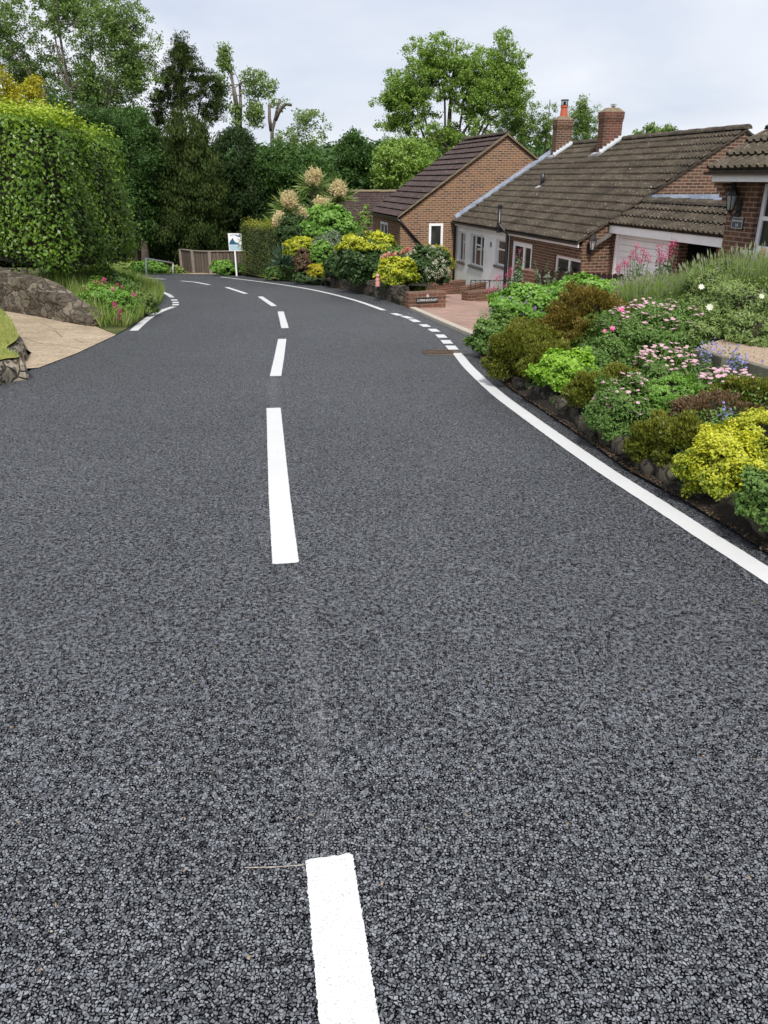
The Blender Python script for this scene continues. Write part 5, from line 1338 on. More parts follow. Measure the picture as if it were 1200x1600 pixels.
# lavender: thin upright blades with faint tips
def spikes(name, label, cat, c, r, n, h, mat, tipmat=None, w=.006, tips=None, lean=.25):
    root = thing(name, label, cat, (c[0], c[1], c[2] - r[2]))
    a = RNG.random(n) * 2 * math.pi; q = RNG.random(n) ** .5
    b = np.stack([c[0] + np.cos(a) * q * r[0], c[1] + np.sin(a) * q * r[1], np.full(n, c[2] - r[2] * .9)], 1)
    out = np.stack([np.cos(a) * q, np.sin(a) * q, np.zeros(n)], 1)
    hh = h * (.65 + .45 * RNG.random(n)) * (1.05 - .35 * q ** 2)
    t = b + out * (lean * hh)[:, None] * 1.6 + rdir(n) * (hh * .10)[:, None]; t[:, 2] = b[:, 2] + hh
    m = (b + t) / 2
    leafmesh('stalks', m, t - b, rdir(n), np.linalg.norm(t - b, axis=1), w, RNG.random(n) * .7 + .3 * (hh / hh.max()), LM[mat], root, fold=.3, taper=.35)
    if tipmat:
        s = RNG.random(n) < (tips or .4); T_ = (t - b)[s]; leafmesh('flower_spikes', t[s], T_, rdir(s.sum()), h * .12, w * 2.2, RNG.random(s.sum()), LM[tipmat], root, taper=.5)
    return root
L_('lavender_tip', [(.17, .21, .09), (.23, .26, .14), (.24, .22, .22)], trans=.2)
c, r = pm(975, 1150, 425, 500, 8.6); spikes('lavender', 'tall green lavender bush in front of the garage door', 'lavender', c, (r[0], .6, r[2]), 9000, r[2] * 1.7, 'lavender_blade', 'lavender_tip', .009, tips=.12)
c, r = pm(1090, 1290, 402, 500, 8.2); spikes('lavender', 'tall green lavender bush in front of the nearest house wall', 'lavender', c, (r[0], .6, r[2]), 10000, r[2] * 1.95, 'lavender_blade', 'lavender_tip', .009, tips=.12)
c, r = pm(1060, 1180, 420, 500, 8.0); shrub('leafy_shrub', 'light green small-leaved shrub growing amid the lavender', 'shrub', c, (r[0], .4, r[2]), LM['sword_leaf'], 12000, .026, Wd=.012, lump=.25)
# bellflowers over the edging
for i, (x, y, Y, lb) in enumerate([(1150, 560, 5.5, 'blue bellflowers trailing over the concrete edging'), (1106, 550, 6.0, 'blue bellflowers where the concrete edging meets the daisies'), (1134, 648, 4.45, 'tiny violet bellflower tuft in the brown heather')]):
    q = P(x, y, Y); root = thing('bellflower', lb, 'flowering plant', (q.x, q.y, q.z - .1)); n = 150 if i < 2 else 60
    p_ = np.array([[q.x, q.y, q.z]]) + RNG.normal(size=(n, 3)) * np.array([[.05, .035, .05]]) * (1 if i < 2 else .6)
    leafmesh('foliage', p_ - np.array([[0, 0, .02]]), rdir(n), rdir(n), .02, .01, RNG.random(n), LM['mid_leaf'], root)
    petals(root, p_[: n // 2], rdir(n // 2) + np.array([[0, -.5, .5]]), .012, LM['blue_petal'], per=5)
# red and pink valerian
def valerian(name, label, pts, Y, h, mat, nfl=60, sz=.016, lm='grey_leaf', leafn=500, spread=.25):
    q = [P(x, y, Y) for x, y in pts]; zb = min(v.z for v in q) - h; cx = sum(v.x for v in q) / len(q); root = thing(name, label, 'flowering plant', (cx, Y, zb))
    b = np.array([[cx + (v.x - cx) * .4, Y + random.uniform(-.1, .1), zb] for v in q]); t = np.array([[v.x, v.y, v.z] for v in q])
    mb = MB()
    for a_, b_ in zip(b, t): a_, b_ = Vector(a_), Vector(b_); mb.tube([a_, a_.lerp(b_, .5) + Vector((.02, 0, .02)), b_], [.006, .005, .003], 5)
    mb.build('stalks', LM['green_leaf'], root, uv=False)
    blossom_heads(root, t, sz * 3.0, LM[mat], nfl, sz, squash=1.3)
    k = np.random.default_rng(3).random((leafn, 1)); ii = RNG.integers(0, len(t), leafn); pp_ = b[ii] * (1 - k * .8) + t[ii] * k * .8 + rdir(leafn) * spread * h * .3
    leafmesh('foliage', pp_, rdir(leafn), rdir(leafn) + np.array([[0, 0, .6]]), .07, .025, RNG.random(leafn), LM[lm], root); return root
valerian('red_valerian', 'crimson valerian flower spikes in front of the white wall and soil pipe', [(781, 433), (798, 422), (794, 431), (775, 450), (765, 452), (790, 447), (776, 436), (785, 462), (799, 428)], 11.2, .5, 'magenta_petal', 50, .015)
valerian('red_valerian', 'deep red valerian heads low beside the driveway behind the geranium', [(778, 466), (790, 463), (783, 476), (797, 460), (770, 472)], 10.9, .35, 'red_petal', 90, .02)
valerian('pink_valerian', 'tall pink valerian spikes in front of the white garage door', [(994, 385), (990, 395), (1009, 399), (985, 402), (975, 410), (1000, 408), (1014, 405), (967, 417), (980, 414), (996, 402), (965, 422), (1006, 392)], 10.6, .6, 'magenta_petal', 70, .016)
valerian('pink_valerian', 'dusky pink valerian spikes right of the garage door', [(1030, 390), (1033, 400), (1046, 386), (1052, 380), (1040, 402), (1048, 396), (1031, 408)], 10.8, .6, 'magenta_petal', 60, .02)
valerian('pink_valerian', 'sparse pink valerian against the glazed door', [(812, 392), (808, 400), (815, 408), (806, 415)], 12.0, .5, 'magenta_petal', 18, .014)
valerian('tall_seedhead', 'spindly green seed heads standing above the geranium', [(835, 410), (855, 412), (870, 421), (890, 418)], 11.0, .35, 'grey_leaf', 14, .014, leafn=200)
q = P(1192, 396, 9.2); rt = thing('red_post_ornament', 'small red-brown garden ornament tip under the nearest house window', 'ornament', (q.x, q.y, q.z - .5))
mb = MB(); mb.tube([q - ZZ * .5, q - ZZ * .03, q + ZZ * .0, q + ZZ * .03, q + ZZ * .06], [.02, .02, .035, .03, .008], 8); mb.build('stake', MAT['terra'], rt, uv=False)

# ------------------------------------------------------------ bank on the left: hedge, verge flowers
def hedge(name, label, pts, width, mat, dens, L, ztopf, zbotf, cat='hedge'):
    """pts: front foot line in xy; body lies to the left of travel"""
    c0 = pts[0]; root = thing(name, label, cat, (c0[0], c0[1], zbotf(0)))
    n = len(pts); ln = [0]
    for a, b in zip(pts[:-1], pts[1:]): ln.append(ln[-1] + math.dist(a, b))
    Lt = ln[-1]
    def at_(s):
        x = np.interp(s, ln, [p[0] for p in pts]); y = np.interp(s, ln, [p[1] for p in pts])
        e = .25; x2 = np.interp(s + e, ln, [p[0] for p in pts]); y2 = np.interp(s + e, ln, [p[1] for p in pts]); x1 = np.interp(s - e, ln, [p[0] for p in pts]); y1 = np.interp(s - e, ln, [p[1] for p in pts])
        d = unit(np.stack([x2 - x1, y2 - y1], -1)); return x, y, d
    zt = np.vectorize(ztopf); zb = np.vectorize(zbotf)
    def emit(m, kind):
        s = RNG.random(m) * Lt; x, y, d = at_(s); nx, ny = -d[:, 1], d[:, 0]; u = RNG.random(m)
        w = .12 * np.sin(s * 3.1 + u * 7) * .5 + .05 * np.sin(s * 9 + 2) + .06 * RNG.normal(size=m)
        if kind == 'front': z = zb(s) + (zt(s) - zb(s)) * u; off = w - .10 * (u > .93) * 0 + np.where(u < .15, (.15 - u) * 2.0, 0) + np.where(u > .94, (u - .94) * 3, 0); out = np.stack([-nx, -ny, np.full(m, .15)], 1)
        elif kind == 'back': z = zb(s) + (zt(s) - zb(s)) * u; off = width - w; out = np.stack([nx, ny, np.full(m, .15)], 1)
        else: z = zt(s) + w * .8 + .03; off = width * u; out = np.stack([nx * 0, ny * 0, np.ones(m)], 1)
        return np.stack([x + nx * off, y + ny * off, z], 1), out, z
    H0 = ztopf(0) - zbotf(0); mf = int(dens * Lt * H0); 
    P_, O_ = [], []
    for m, kd in ((mf, 'front'), (mf // 3, 'back'), (int(dens * Lt * width * .9), 'top')):
        a, b, _ = emit(m, kd); P_.append(a); O_.append(b)
    for se in (0, Lt):     # end caps
        m = int(dens * width * H0 * .8); x, y, d = at_(np.full(m, se)); nx, ny = -d[:, 1], d[:, 0]; u, v = RNG.random(m), RNG.random(m)
        sg_ = 1 if se else -1; bul = .35 * np.sin(math.pi * v) + .05 * RNG.normal(size=m)
        P_.append(np.stack([x + nx * v * width + sg_ * d[:, 0] * bul, y + ny * v * width + sg_ * d[:, 1] * bul, zbotf(se) + (ztopf(se) - zbotf(se)) * u], 1))
        O_.append(np.stack([sg_ * d[:, 0], sg_ * d[:, 1], np.full(m, .15)], 1))
    pts_ = np.concatenate(P_); out = np.concatenate(O_); m = len(pts_)
    pts_ = pts_ + out * RNG.normal(size=(m, 1)) * .05
    N = unit(out * .8 + rdir(m) * .65 + np.array([[0, 0, .35]])); T = unit(np.cross(N, rdir(m)) + np.array([[0, 0, -.25]]))
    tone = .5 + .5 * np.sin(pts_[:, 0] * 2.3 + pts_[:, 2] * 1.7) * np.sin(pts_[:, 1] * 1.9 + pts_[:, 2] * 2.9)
    rnd = .15 + .25 * tone + .4 * RNG.random(m) + .35 * (out[:, 2] > .5) + .25 * np.clip((pts_[:, 2] - (ztopf(Lt * .4) - .25)) / .25, 0, 1)  # upper leaves paler: yellow growth plus the lit top put into colour
    sz = L * (.6 + .7 * RNG.random(m)); leafmesh('foliage', pts_, T, N, sz, sz * .6, rnd, mat, root, fold=.12)
    mb = MB(); k = 12; e = .16
    f0_, f1_ = [], []
    for i in range(k + 1):
        s = Lt * i / k; x, y, d = at_(np.array([s])); nx, ny = -d[0][1], d[0][0]; x, y = x[0], y[0]
        f0_.append([(x + nx * e, y + ny * e, zbotf(s) + .1), (x + nx * (width - e), y + ny * (width - e), zbotf(s) + .1), (x + nx * (width - e), y + ny * (width - e), ztopf(s) - e), (x + nx * e, y + ny * e, ztopf(s) - e)])
    mb.v = [v for q in f0_ for v in q]
    for i in range(k):
        for j in range(4): mb.f.append((i * 4 + j, i * 4 + (j + 1) % 4, i * 4 + 4 + (j + 1) % 4, i * 4 + 4 + j))
    mb.f += [(0, 1, 2, 3), (4 * k + 3, 4 * k + 2, 4 * k + 1, 4 * k)]
    mb.build('hedge_core', CORE_MAT, root, uv=False); return root  # solid dark filler added inside the hedge, behind its leaves
hc = P(100, 430, 13.7); h0 = P(-10, 430, 14.2); h1 = P(211, 400, 17.6)
hp = [(-10.8, 15.4), (h0.x, h0.y), (hc.x - .25, hc.y + .02), (hc.x + .05, hc.y + .3), (h1.x, h1.y)]
hl = [0]
for a, b in zip(hp[:-1], hp[1:]): hl.append(hl[-1] + math.dist(a, b))
zt0, zt1, zt2 = P(0, 158, 14.3).z, P(100, 182, 13.8).z, P(206, 214, 17.6).z
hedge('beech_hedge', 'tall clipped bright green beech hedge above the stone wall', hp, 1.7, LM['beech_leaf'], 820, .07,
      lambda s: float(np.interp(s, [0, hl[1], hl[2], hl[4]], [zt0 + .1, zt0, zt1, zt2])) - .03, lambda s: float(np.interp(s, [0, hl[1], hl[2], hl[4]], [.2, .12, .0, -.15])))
print('hedge', hp, zt0, zt1, zt2)
# verge plants
def vplant(name, label, box, Y, mat, n, L, **k):
    c, r = pm(*box, Y); return shrub(name, label, 'flowering plant' if 'valerian' in name else 'plant', c, r, LM[mat], n, L, **k), c, r
o, c, r = vplant('pink_valerian', 'pink valerian spilling over the end of the stone wall', (125, 205, 440, 506), 13.6, 'green_leaf', 6000, .05, Wd=.022, lump=.25, shell=.6, corek=.6)
d = rdir(300); d = d[(d[:, 1] < .3)][:14]; blossom_heads(o, np.array([c]) + d * np.array([r]), .035, LM['magenta_petal'], 26, .018)
o, c, r = vplant('pink_valerian', 'bright pink valerian heads at the foot of the verge beside the white edge line', (165, 210, 455, 512), 12.9, 'green_leaf', 3000, .06, Wd=.022, lump=.25, shell=.6, corek=.5)
p_ = np.array([P(x, y, 12.5) for x, y in [(187, 484), (188, 490), (184, 497), (180, 478), (178, 474), (209, 461), (163, 437), (176, 451)]]); blossom_heads(o, p_, .042, LM['magenta_petal'], 45, .02)
o, c, r = vplant('mixed_greenery', 'yellowish green weeds at the tip of the verge inside the bend', (196, 244, 458, 497), 14.6, 'sword_leaf', 6000, .06, Wd=.018, lump=.25, shell=.6, corek=.5)
o, c, r = vplant('mixed_greenery', 'loose green growth under the right end of the tall hedge', (135, 212, 420, 474), 16.0, 'mid_leaf', 7000, .06, Wd=.03, lump=.25, shell=.6, corek=.5)
# long grass over the verge (uncountable)
n = 22000; A_ = []
while len(A_) < n:
    x, y = random.uniform(-9, -3.5), random.uniform(12.4, 24)
    if inpoly(x, y, vb) and x > -5.9 - (y - 12) * .22: A_.append((x, y, vbank(x, y)))
A_ = np.array(A_); hgt = .16 + .34 * RNG.random(n) ** 1.5; T_ = unit(np.array([[0, 0, 1.0]]) + rdir(n) * .45)
o = leafmesh('verge_grass', A_ + T_ * (hgt * .5)[:, None], T_, rdir(n), hgt, .014, RNG.random(n), LM['grass_blade'], fold=.2, taper=.3); tag(o, kind='stuff')
n = 30000; x = -3.65 - RNG.random(n) * 6; y = 3 + RNG.random(n) * 8.5; ok = np.array([inpoly(a, b, lo) for a, b in zip(x, y)]); x, y = x[ok], y[ok]; n = len(x)
z = np.array([lz(a, b) + .03 + .33 * smooth((-a - 3.8) / 2.6) for a, b in zip(x, y)]); hgt = .035 + .03 * RNG.random(n); T_ = unit(np.array([[0, 0, 1.0]]) + rdir(n) * .5)
o = leafmesh('lawn_grass', np.stack([x, y, z], 1) + T_ * (hgt * .4)[:, None], T_, rdir(n), hgt, .008, RNG.random(n) * .6 + .4, LM['grass_blade']); tag(o, kind='stuff')
# greenery and grass across the bend
n = 5000; x = -7.0 + RNG.random(n) * 5.2; y = 29 + RNG.random(n) * 5.5; ok = np.array([a_ for a_ in ((b - (np.interp(a, [p[0] for p in rv][::-1], [p[1] for p in rv][::-1]) + .2)) > 0 for a, b in zip(x, y))]); x, y = x[ok], y[ok]; n = len(x)
z = np.array([HV(a, b) for a, b in zip(x, y)]); hgt = .10 + .12 * RNG.random(n); T_ = unit(np.array([[0, 0, 1.0]]) + rdir(n) * .4)
o = leafmesh('far_verge_grass', np.stack([x, y, z], 1) + T_ * (hgt * .45)[:, None], T_, rdir(n), hgt, .03, RNG.random(n) * .6 + .4, LM['grass_blade']); tag(o, kind='stuff')

# ------------------------------------------------------------ raised shrub bed along the outer side of the bend
def HB(x, y):
    ii = [p for p in RF if p[1] > 14.5 and p[1] < 33.3]; dmin = 9; pv = Vector((x, y))
    for a, b in zip(ii[:-1], ii[1:]):
        a_, b_ = Vector(a), Vector(b); ab = b_ - a_; t = max(0, min(1, (pv - a_).dot(ab) / ab.length_squared)); dmin = min(dmin, (pv - a_ - ab * t).length)
    return gz(y) + .05 + .33 * smooth((dmin - .15) / .3)
bedl = [(p[0] + .22, p[1] + .12) for p in RF if 16.2 < p[1] < 30.5][::1]
sheet('shrub_bed_soil', bedl + [(-2.0, 31), (.6, 29.8), (2.2, 29.2), (1.6, 25.8), (.9, 21.8), (1.05, 17.2)], MAT['soil'], 0.0, hf=HB, step=.6)
edge = [p for p in RF if 16.0 < p[1] < 30.5]
def resample2(l): return [(v.x, v.y) for v in resample([Vector((p[0], p[1], 0)) for p in l], .4)]
L1 = [(p[0] + .08, p[1] + .05) for p in edge]
wl1 = [(x, y, gz(y) - .05, gz(y) + .36) for x, y in resample2(L1) if 17.0 < y < 24.2]
path_wall('stone_wall', 'low mossy stone retaining wall from the brick sign wall round the bend', 'stone wall', [(q[0], q[1], q[2], q[3]) for q in wl1][::-1], .25, MAT['stoned'], rough=.05, step=.2)
wl2 = [(x + .15, y + .1, gz(y) - .05, gz(y) + .2) for x, y in resample2(L1) if 24.6 < y]
path_wall('stone_wall', 'lower overgrown stone kerb under the spiky blue-green plant', 'stone wall', wl2[::-1], .25, MAT['stoned'], rough=.06, step=.25)
def sh(name, label, box, Y, mat, n, L, cat='shrub', **k):
    c, r = pm(*box, Y); return shrub(name, label, cat, c, r, LM[mat], n, L, **k), c, r
# euonymus big
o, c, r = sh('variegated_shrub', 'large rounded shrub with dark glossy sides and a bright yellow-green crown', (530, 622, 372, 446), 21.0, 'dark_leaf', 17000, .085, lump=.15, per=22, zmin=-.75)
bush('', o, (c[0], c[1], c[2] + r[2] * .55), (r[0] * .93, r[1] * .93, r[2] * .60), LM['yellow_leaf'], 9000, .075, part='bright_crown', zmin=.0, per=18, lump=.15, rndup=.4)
o, c, r = sh('flowering_shrub', 'rounded dark shrub with clusters of cream flowers behind the brick sign wall', (628, 702, 388, 446), 19.2, 'dark_leaf', 9000, .075, lump=.15, zmin=-.8)
d = rdir(2000); k_ = (d[:, 1] < .5) & (d[:, 2] > -.5) & ((d[:, 0] > .0) | (RNG.random(2000) < .35)); d = d[k_][:110]; blossom_heads(o, np.array([c]) + d * np.array([r]) * 1.0, .06, LM['white_flower'], 34, .028)
mb = MB(); mb.tube([(c[0] - .05, c[1], gz(c[1]) + .1), (c[0], c[1], c[2] - r[2] * .5)], [.05, .035], 8); mb.build('trunk', MAT['bark'], o, uv=False)
sh('golden_shrub', 'yellow-green rounded shrub behind the cream flowered one, under the gable window', (655, 708, 384, 440), 22.5, 'golden_leaf', 9000, .06, rndup=.4)
o, c, r = sh('variegated_shrub', 'low yellow and green variegated shrub behind the stone wall end', (590, 648, 404, 452), 18.6, 'yellow_leaf', 6500, .075, lump=.2, rndup=.3)
o, c, r = sh('azalea', 'salmon pink azalea between the large yellow-crowned shrub and the cream flowered one', (594, 650, 388, 428), 20.0, 'mid_leaf', 3500, .07, cat='flowering plant')
p_ = np.array([P(x, y, 19.7) for x, y in [(598, 402), (603, 399), (608, 397), (613, 400), (618, 397), (632, 391), (638, 389), (641, 392), (628, 394)]]); blossom_heads(o, p_, .07, LM['salmon_petal'], 70, .035)
o, c, r = sh('green_groundcover', 'low soft green plants spilling over the top of the stone wall near the sign wall', (596, 668, 440, 458), 18.9, 'green_leaf', 4500, .045, cat='plant', corek=.5)
sh('golden_shrub', 'small clipped shrub with a yellow top behind the stone wall', (482, 512, 413, 437), 24.6, 'golden_leaf', 4500, .06, rndup=.6)
sh('dark_shrub', 'dark brownish green shrub between the small yellow-topped shrub and the large one', (506, 545, 398, 442), 23.4, 'dark_leaf', 6000, .07)
sh('red_leaved_shrub', 'dark red-brown leaved shrub above the stone kerb', (460, 492, 388, 434), 26.0, 'russet_leaf', 5000, .06)
sh('yellow_shrub', 'bright yellow flowering shrub below the cordyline tree', (444, 500, 372, 404), 26.8, 'yellow_leaf', 7000, .07, rndup=.4)
sh('green_shrub', 'light green leafy shrub left of the small yellow-topped shrub', (484, 520, 378, 420), 26.0, 'green_leaf', 4000, .09)
sh('leafy_tree', 'bright green leafy small tree below the cordyline plumes, beside the house corner', (478, 558, 322, 395), 28.0, 'green_leaf', 9000, .12, cat='tree', lump=.2)
sh('dark_shrub', 'grey-green rounded shrub in the middle of the shrub bed', (488, 545, 365, 420), 26.5, 'grey_leaf', 8000, .06)
sh('dark_shrub', 'dense dark purple-green shrub right below the left cordyline plumes', (432, 486, 335, 395), 28.5, 'dark_leaf', 8000, .08)
sh('slender_shrub', 'slender pale green shrub against the house corner', (560, 580, 320, 372), 25.5, 'ash_leaf_bright', 1200, .09, corek=0)
sh('low_greenery', 'low green ground cover along the stone kerb beside the sword-leaved plant', (412, 470, 416, 440), 28.0, 'mid_leaf', 5000, .07, corek=.5, cat='plant')
sh('low_greenery', 'dull green low plants behind the stone kerb in mid bed', (455, 520, 424, 446), 25.6, 'dark_leaf', 5000, .07, corek=.5, cat='plant')
sh('green_bush', 'bright green bush at the foot of the timber fence beside the sign post', (330, 372, 407, 432), 32.2, 'green_leaf', 5000, .09, rndup=.5)
sh('low_greenery', 'small green bush just right of the sign post', (370, 384, 412, 432), 32.0, 'mid_leaf', 1500, .07, cat='plant')
sh('green_bush', 'broad bright green plants behind the metal barrier', (205, 262, 408, 434), 35.0, 'green_leaf', 7000, .10, rndup=.5)
sh('green_bush', 'pale green bank of plants left of the metal barrier', (165, 215, 404, 434), 36.0, 'grass_blade', 5000, .10, rndup=.5)
sh('green_bush', 'green weeds between the metal barrier and the timber fence', (262, 288, 416, 432), 34.8, 'grass_blade', 2500, .09)
# clipped conifer hedge block
a = P(380, 425, 31.0); b = P(428, 430, 29.0); zt_ = P(400, 351, 30.3).z
hedge('conifer_hedge', 'clipped dark conifer hedge block with a yellowish top beside the sign board', [(a.x, a.y), (b.x, b.y)], 1.6, LM['hedge_leaf'], 1100, .05, lambda s: zt_, lambda s: gz(30))
# sword-leaved yucca-like plant
def swordplant(name, label, c, Rr, n, mat, w, L, root=None, up=.35, part='leaves', droopy=.4, cat='plant'):
    root = root or thing(name, label, cat, c)
    d = rdir(n); d[:, 2] = np.abs(d[:, 2]) * 1.1 + up * RNG.normal(size=n) * .4; d = unit(d); l = L * (.7 + .4 * RNG.random(n))
    C1 = np.array([c]) + d * (l * .30)[:, None]; e = d.copy(); e[:, 2] -= droopy * .5; e = unit(e); C2 = np.array([c]) + d * (l * .55)[:, None] + e * (l * .25)[:, None]
    leafmesh(part, np.concatenate([C1, C2]), np.concatenate([d, e]), np.concatenate([rdir(n)] * 2), np.concatenate([l * .6, l * .55]), w, np.tile(RNG.random(n), 2), mat, root, fold=.2, taper=.5); return root
q = P(442, 413, 27.4); swordplant('sword_leaved_plant', 'spiky blue-green sword-leaved plant beside the clipped conifer hedge', tuple(q), 1, 150, LM['spike_leaf'], .04, .72)
# cordyline with cream plumes
heads = [((490, 272), 31.0), ((528, 291), 31.6), ((452, 307), 30.4), ((503, 315), 30.6), ((438, 340), 30.0), ((470, 333), 30.6)]
base = P(478, 410, 30.5); root = thing('cordyline_tree', 'multi-headed cordyline palm with cream flower plumes', 'tree', (base.x, base.y, gz(30) + .2))
mb = MB(); fork = Vector((base.x, base.y, gz(30) + 1.2)); mb.tube([(base.x, base.y, gz(30)), fork], [.16, .12], 8)
hs = []
for (x, y), Y in heads:
    q = P(x, y + 24, Y); hs.append(q); mb.tube([fork, fork.lerp(q, .5) + Vector((0, 0, -.1)), q], [.10, .08, .06], 7)
mb.build('trunk', MAT['bark'], root, uv=False)
for q, ((x, y), Y) in zip(hs, heads):
    swordplant('', '', tuple(q), 1, 190, LM['sword_leaf'], .045, .85, root=root, up=.8, part='leaf_head')
    c = P(x, y, Y - .8); s = pxm(Y, c.z) * 11.5; n = 80 if (x, y) != (470, 333) else 40
    d = rdir(n); 
    k = 26; tpos = RNG.random((n, k, 1)) ** .6; pts_ = (np.array([[c.x, c.y, c.z - s * .35]])[None] + d[:, None, :] * s * 1.15 * tpos + RNG.normal(size=(n, k, 3)) * .035).reshape(-1, 3)
    leafmesh('flower_plume', pts_, rdir(len(pts_)) + np.repeat(d, k, 0), rdir(len(pts_)), .07, .03, RNG.random(len(pts_)), LM['cream_flower'], root)
# pink garden figure on the wall
q = P(590, 448, 18.2); rt = thing('pink_ornament', 'small pink stone ornament standing at the back of the low stone wall', 'ornament', (q.x, q.y, q.z))
mb = MB(); s = pxm(18.9); hz = 19 * s
mb.tube([q + ZZ * hz * t_ for t_ in (0, .08, .2, .32, .40, .5, .62, .72, .78, .88, .97, 1.0)], [.055, .06, .045, .06, .038, .055, .05, .028, .045, .05, .03, .005], 9); mb.build('figure', MAT['pinkstone'], rt, smooth=True, uv=False)
# ------------------------------------------------------------ trees
def blob(px0, px1, py0, py1, Y, w=1, ry=None):
    c, r = px_mound(px0, px1, py0, py1, Y); return (*c, r[0], ry or r[0] * .8, r[2], w)
def gb(px, Y): return (P(px, 300, Y).x, Y, gz(Y) - .1)
def blobs_(lst, Y, ry=None):
    return [blob(*b[:4], Y + (b[5] if len(b) > 5 else 0), b[4], ry) for b in lst]
tree('ash_tree', 'big two-domed ash tree behind the plum-brown roof', gb(705, 56), blobs_([(590, 700, 85, 205, 3.2), (628, 732, 46, 160, 3.2), (735, 828, 58, 165, 3.0, 1), (700, 790, 92, 215, 3.2), (690, 770, 70, 150, 1.2), (583, 640, 130, 180, .9), (586, 655, 165, 215, .9), (770, 830, 110, 190, 1.2), (620, 770, 180, 250, 2)], 56),
     LM['ash_leaf_bright'], MAT['bark'], 1300, 62, .145, .30, .30, seed=2, shell=.15, fork=.33, nlimb=420)
tree('ash_tree', 'pale green tree behind the chimneys of the bungalow', gb(850, 60), blobs_([(765, 850, 145, 250, 3), (820, 880, 165, 240, 1), (880, 940, 158, 235, 2, 1), (895, 925, 150, 190, .4, 1)], 60), LM['ash_leaf'], MAT['barkp'], 520, 42, .13, .27, .18, seed=3, shell=.15, nlimb=260)
tree('distant_tree', 'thin tree top showing just above the bungalow ridge', gb(1030, 50), blobs_([(988, 1030, 196, 222, 2), (1030, 1062, 188, 222, 1.4)], 50), LM['ash_leaf'], MAT['bark'], 34, 45, .17, .25, .10, seed=4, shell=.3)
tree('green_tree', 'bright green tree left of the plum-brown roof', gb(640, 46), blobs_([(578, 700, 228, 330, 3), (600, 680, 218, 280, 1, 1), (590, 640, 235, 290, 1, -1)], 46), LM['ash_leaf_bright'], MAT['bark'], 190, 110, .17, .42, .22, seed=5, shell=.5)
tree('round_oak', 'dark round tree behind the cordyline', gb(552, 50), blobs_([(524, 585, 214, 275, 2), (515, 575, 240, 310, 1.5, -1), (560, 600, 245, 300, 1)], 50), LM['oak_leaf'], MAT['bark'], 140, 130, .17, .42, .25, seed=6, shell=.6)
tree('ash_tree', 'huge airy ash tree at the top left with sky showing through', gb(135, 40), [blob(-90, 80, -40, 130, 40, 2.6), blob(20, 190, -90, 100, 41, 3.4), blob(120, 248, -20, 120, 40, 2.6), blob(150, 258, 50, 190, 40, 2.0), blob(-30, 120, 60, 190, 41, 2.4), blob(70, 210, 70, 210, 41, 2.8)],
     LM['ash_leaf'], MAT['barkp'], 1700, 42, .11, .25, .15, seed=7, shell=.1, fork=.42, limbr=.30, nlimb=700)
tree('dark_pine', 'tall dark pine with brownish foliage and bare lower stems', gb(292, 41), blobs_([(266, 302, 54, 98, .7), (252, 322, 78, 128, 1.3), (240, 300, 108, 150, 1.1), (292, 350, 108, 160, 1.2), (232, 276, 132, 192, 1.0), (305, 356, 150, 196, .9), (262, 318, 140, 178, .7), (235, 262, 170, 215, .4)], 41), LM['pine_leaf'], MAT['bark'], 400, 85, .10, .21, .15, seed=8, shell=.35, asp=.35, fork=.45, nlimb=150)
def conif(name, label, gbp, lst, Y, leaf, n, per, L, seed, droop, asp=.35, cr=.38, bark='bark', shell=.7):
    return tree(name, label, gb(*gbp), blobs_(lst, Y, 1.5), LM[leaf], MAT[bark], n, per, L, cr, .2, seed=seed, shell=shell, asp=asp, droop=droop, nlimb=40)
conif('dark_conifer', 'broad drooping conifer with olive brown sprays below the dark pine', (290, 38.5), [(268, 318, 180, 240, 1), (250, 312, 215, 280, 1), (282, 340, 225, 290, 1), (236, 300, 262, 335, 1.2), (290, 350, 272, 340, 1.1), (262, 322, 300, 370, 1.2), (232, 292, 325, 410, 1.2), (290, 352, 325, 410, 1.3)], 38.5, 'pine_leaf', 420, 150, .13, 9, .9)
conif('dark_conifer', 'dense dark green conifer behind the sign board', (375, 40.5), [(330, 400, 205, 290, 1.2), (310, 385, 260, 350, 1.4), (360, 440, 250, 345, 1.4), (320, 400, 320, 412, 1.4), (380, 450, 320, 412, 1.2)], 40.5, 'conifer_leaf', 430, 150, .13, 10, .4)
conif('dark_conifer', 'green conifer between the sign board conifer and the cordyline', (450, 40), [(405, 470, 232, 300, 1.2), (440, 510, 245, 320, 1.3), (470, 530, 260, 330, 1), (410, 520, 290, 400, 2)], 40, 'oak_leaf', 380, 140, .14, 12, .2, asp=.5)
conif('dark_tree', 'dark evergreen tree above the right end of the tall hedge', (210, 37), [(165, 245, 175, 260, 1.4), (205, 262, 215, 310, 1.2), (160, 260, 280, 400, 2)], 38, 'oak_leaf', 330, 140, .13, 13, .2, asp=.5)
tree('dark_tree', 'dark green tree mass behind the beech hedge', gb(130, 42), blobs_([(60, 150, 165, 260, 1), (120, 205, 160, 260, 1), (70, 200, 220, 330, 1)], 42), LM['oak_leaf'], MAT['bark'], 170, 120, .17, .5, .25, seed=14, shell=.7)
tree('dark_tree', 'dark tree standing beside the pale shed beyond the barrier', gb(190, 44), blobs_([(100, 200, 250, 425, 1), (180, 265, 280, 425, 1)], 45, 2), LM['dark_leaf'], MAT['bark'], 190, 140, .2, .6, .25, seed=15, shell=.7)
tree('dark_tree', 'shadowy evergreen beyond the timber fence', gb(340, 42), blobs_([(255, 345, 300, 430, 1), (335, 430, 300, 430, 1)], 43, 2), LM['conifer_leaf'], MAT['bark'], 220, 150, .2, .6, .25, seed=16, shell=.7)
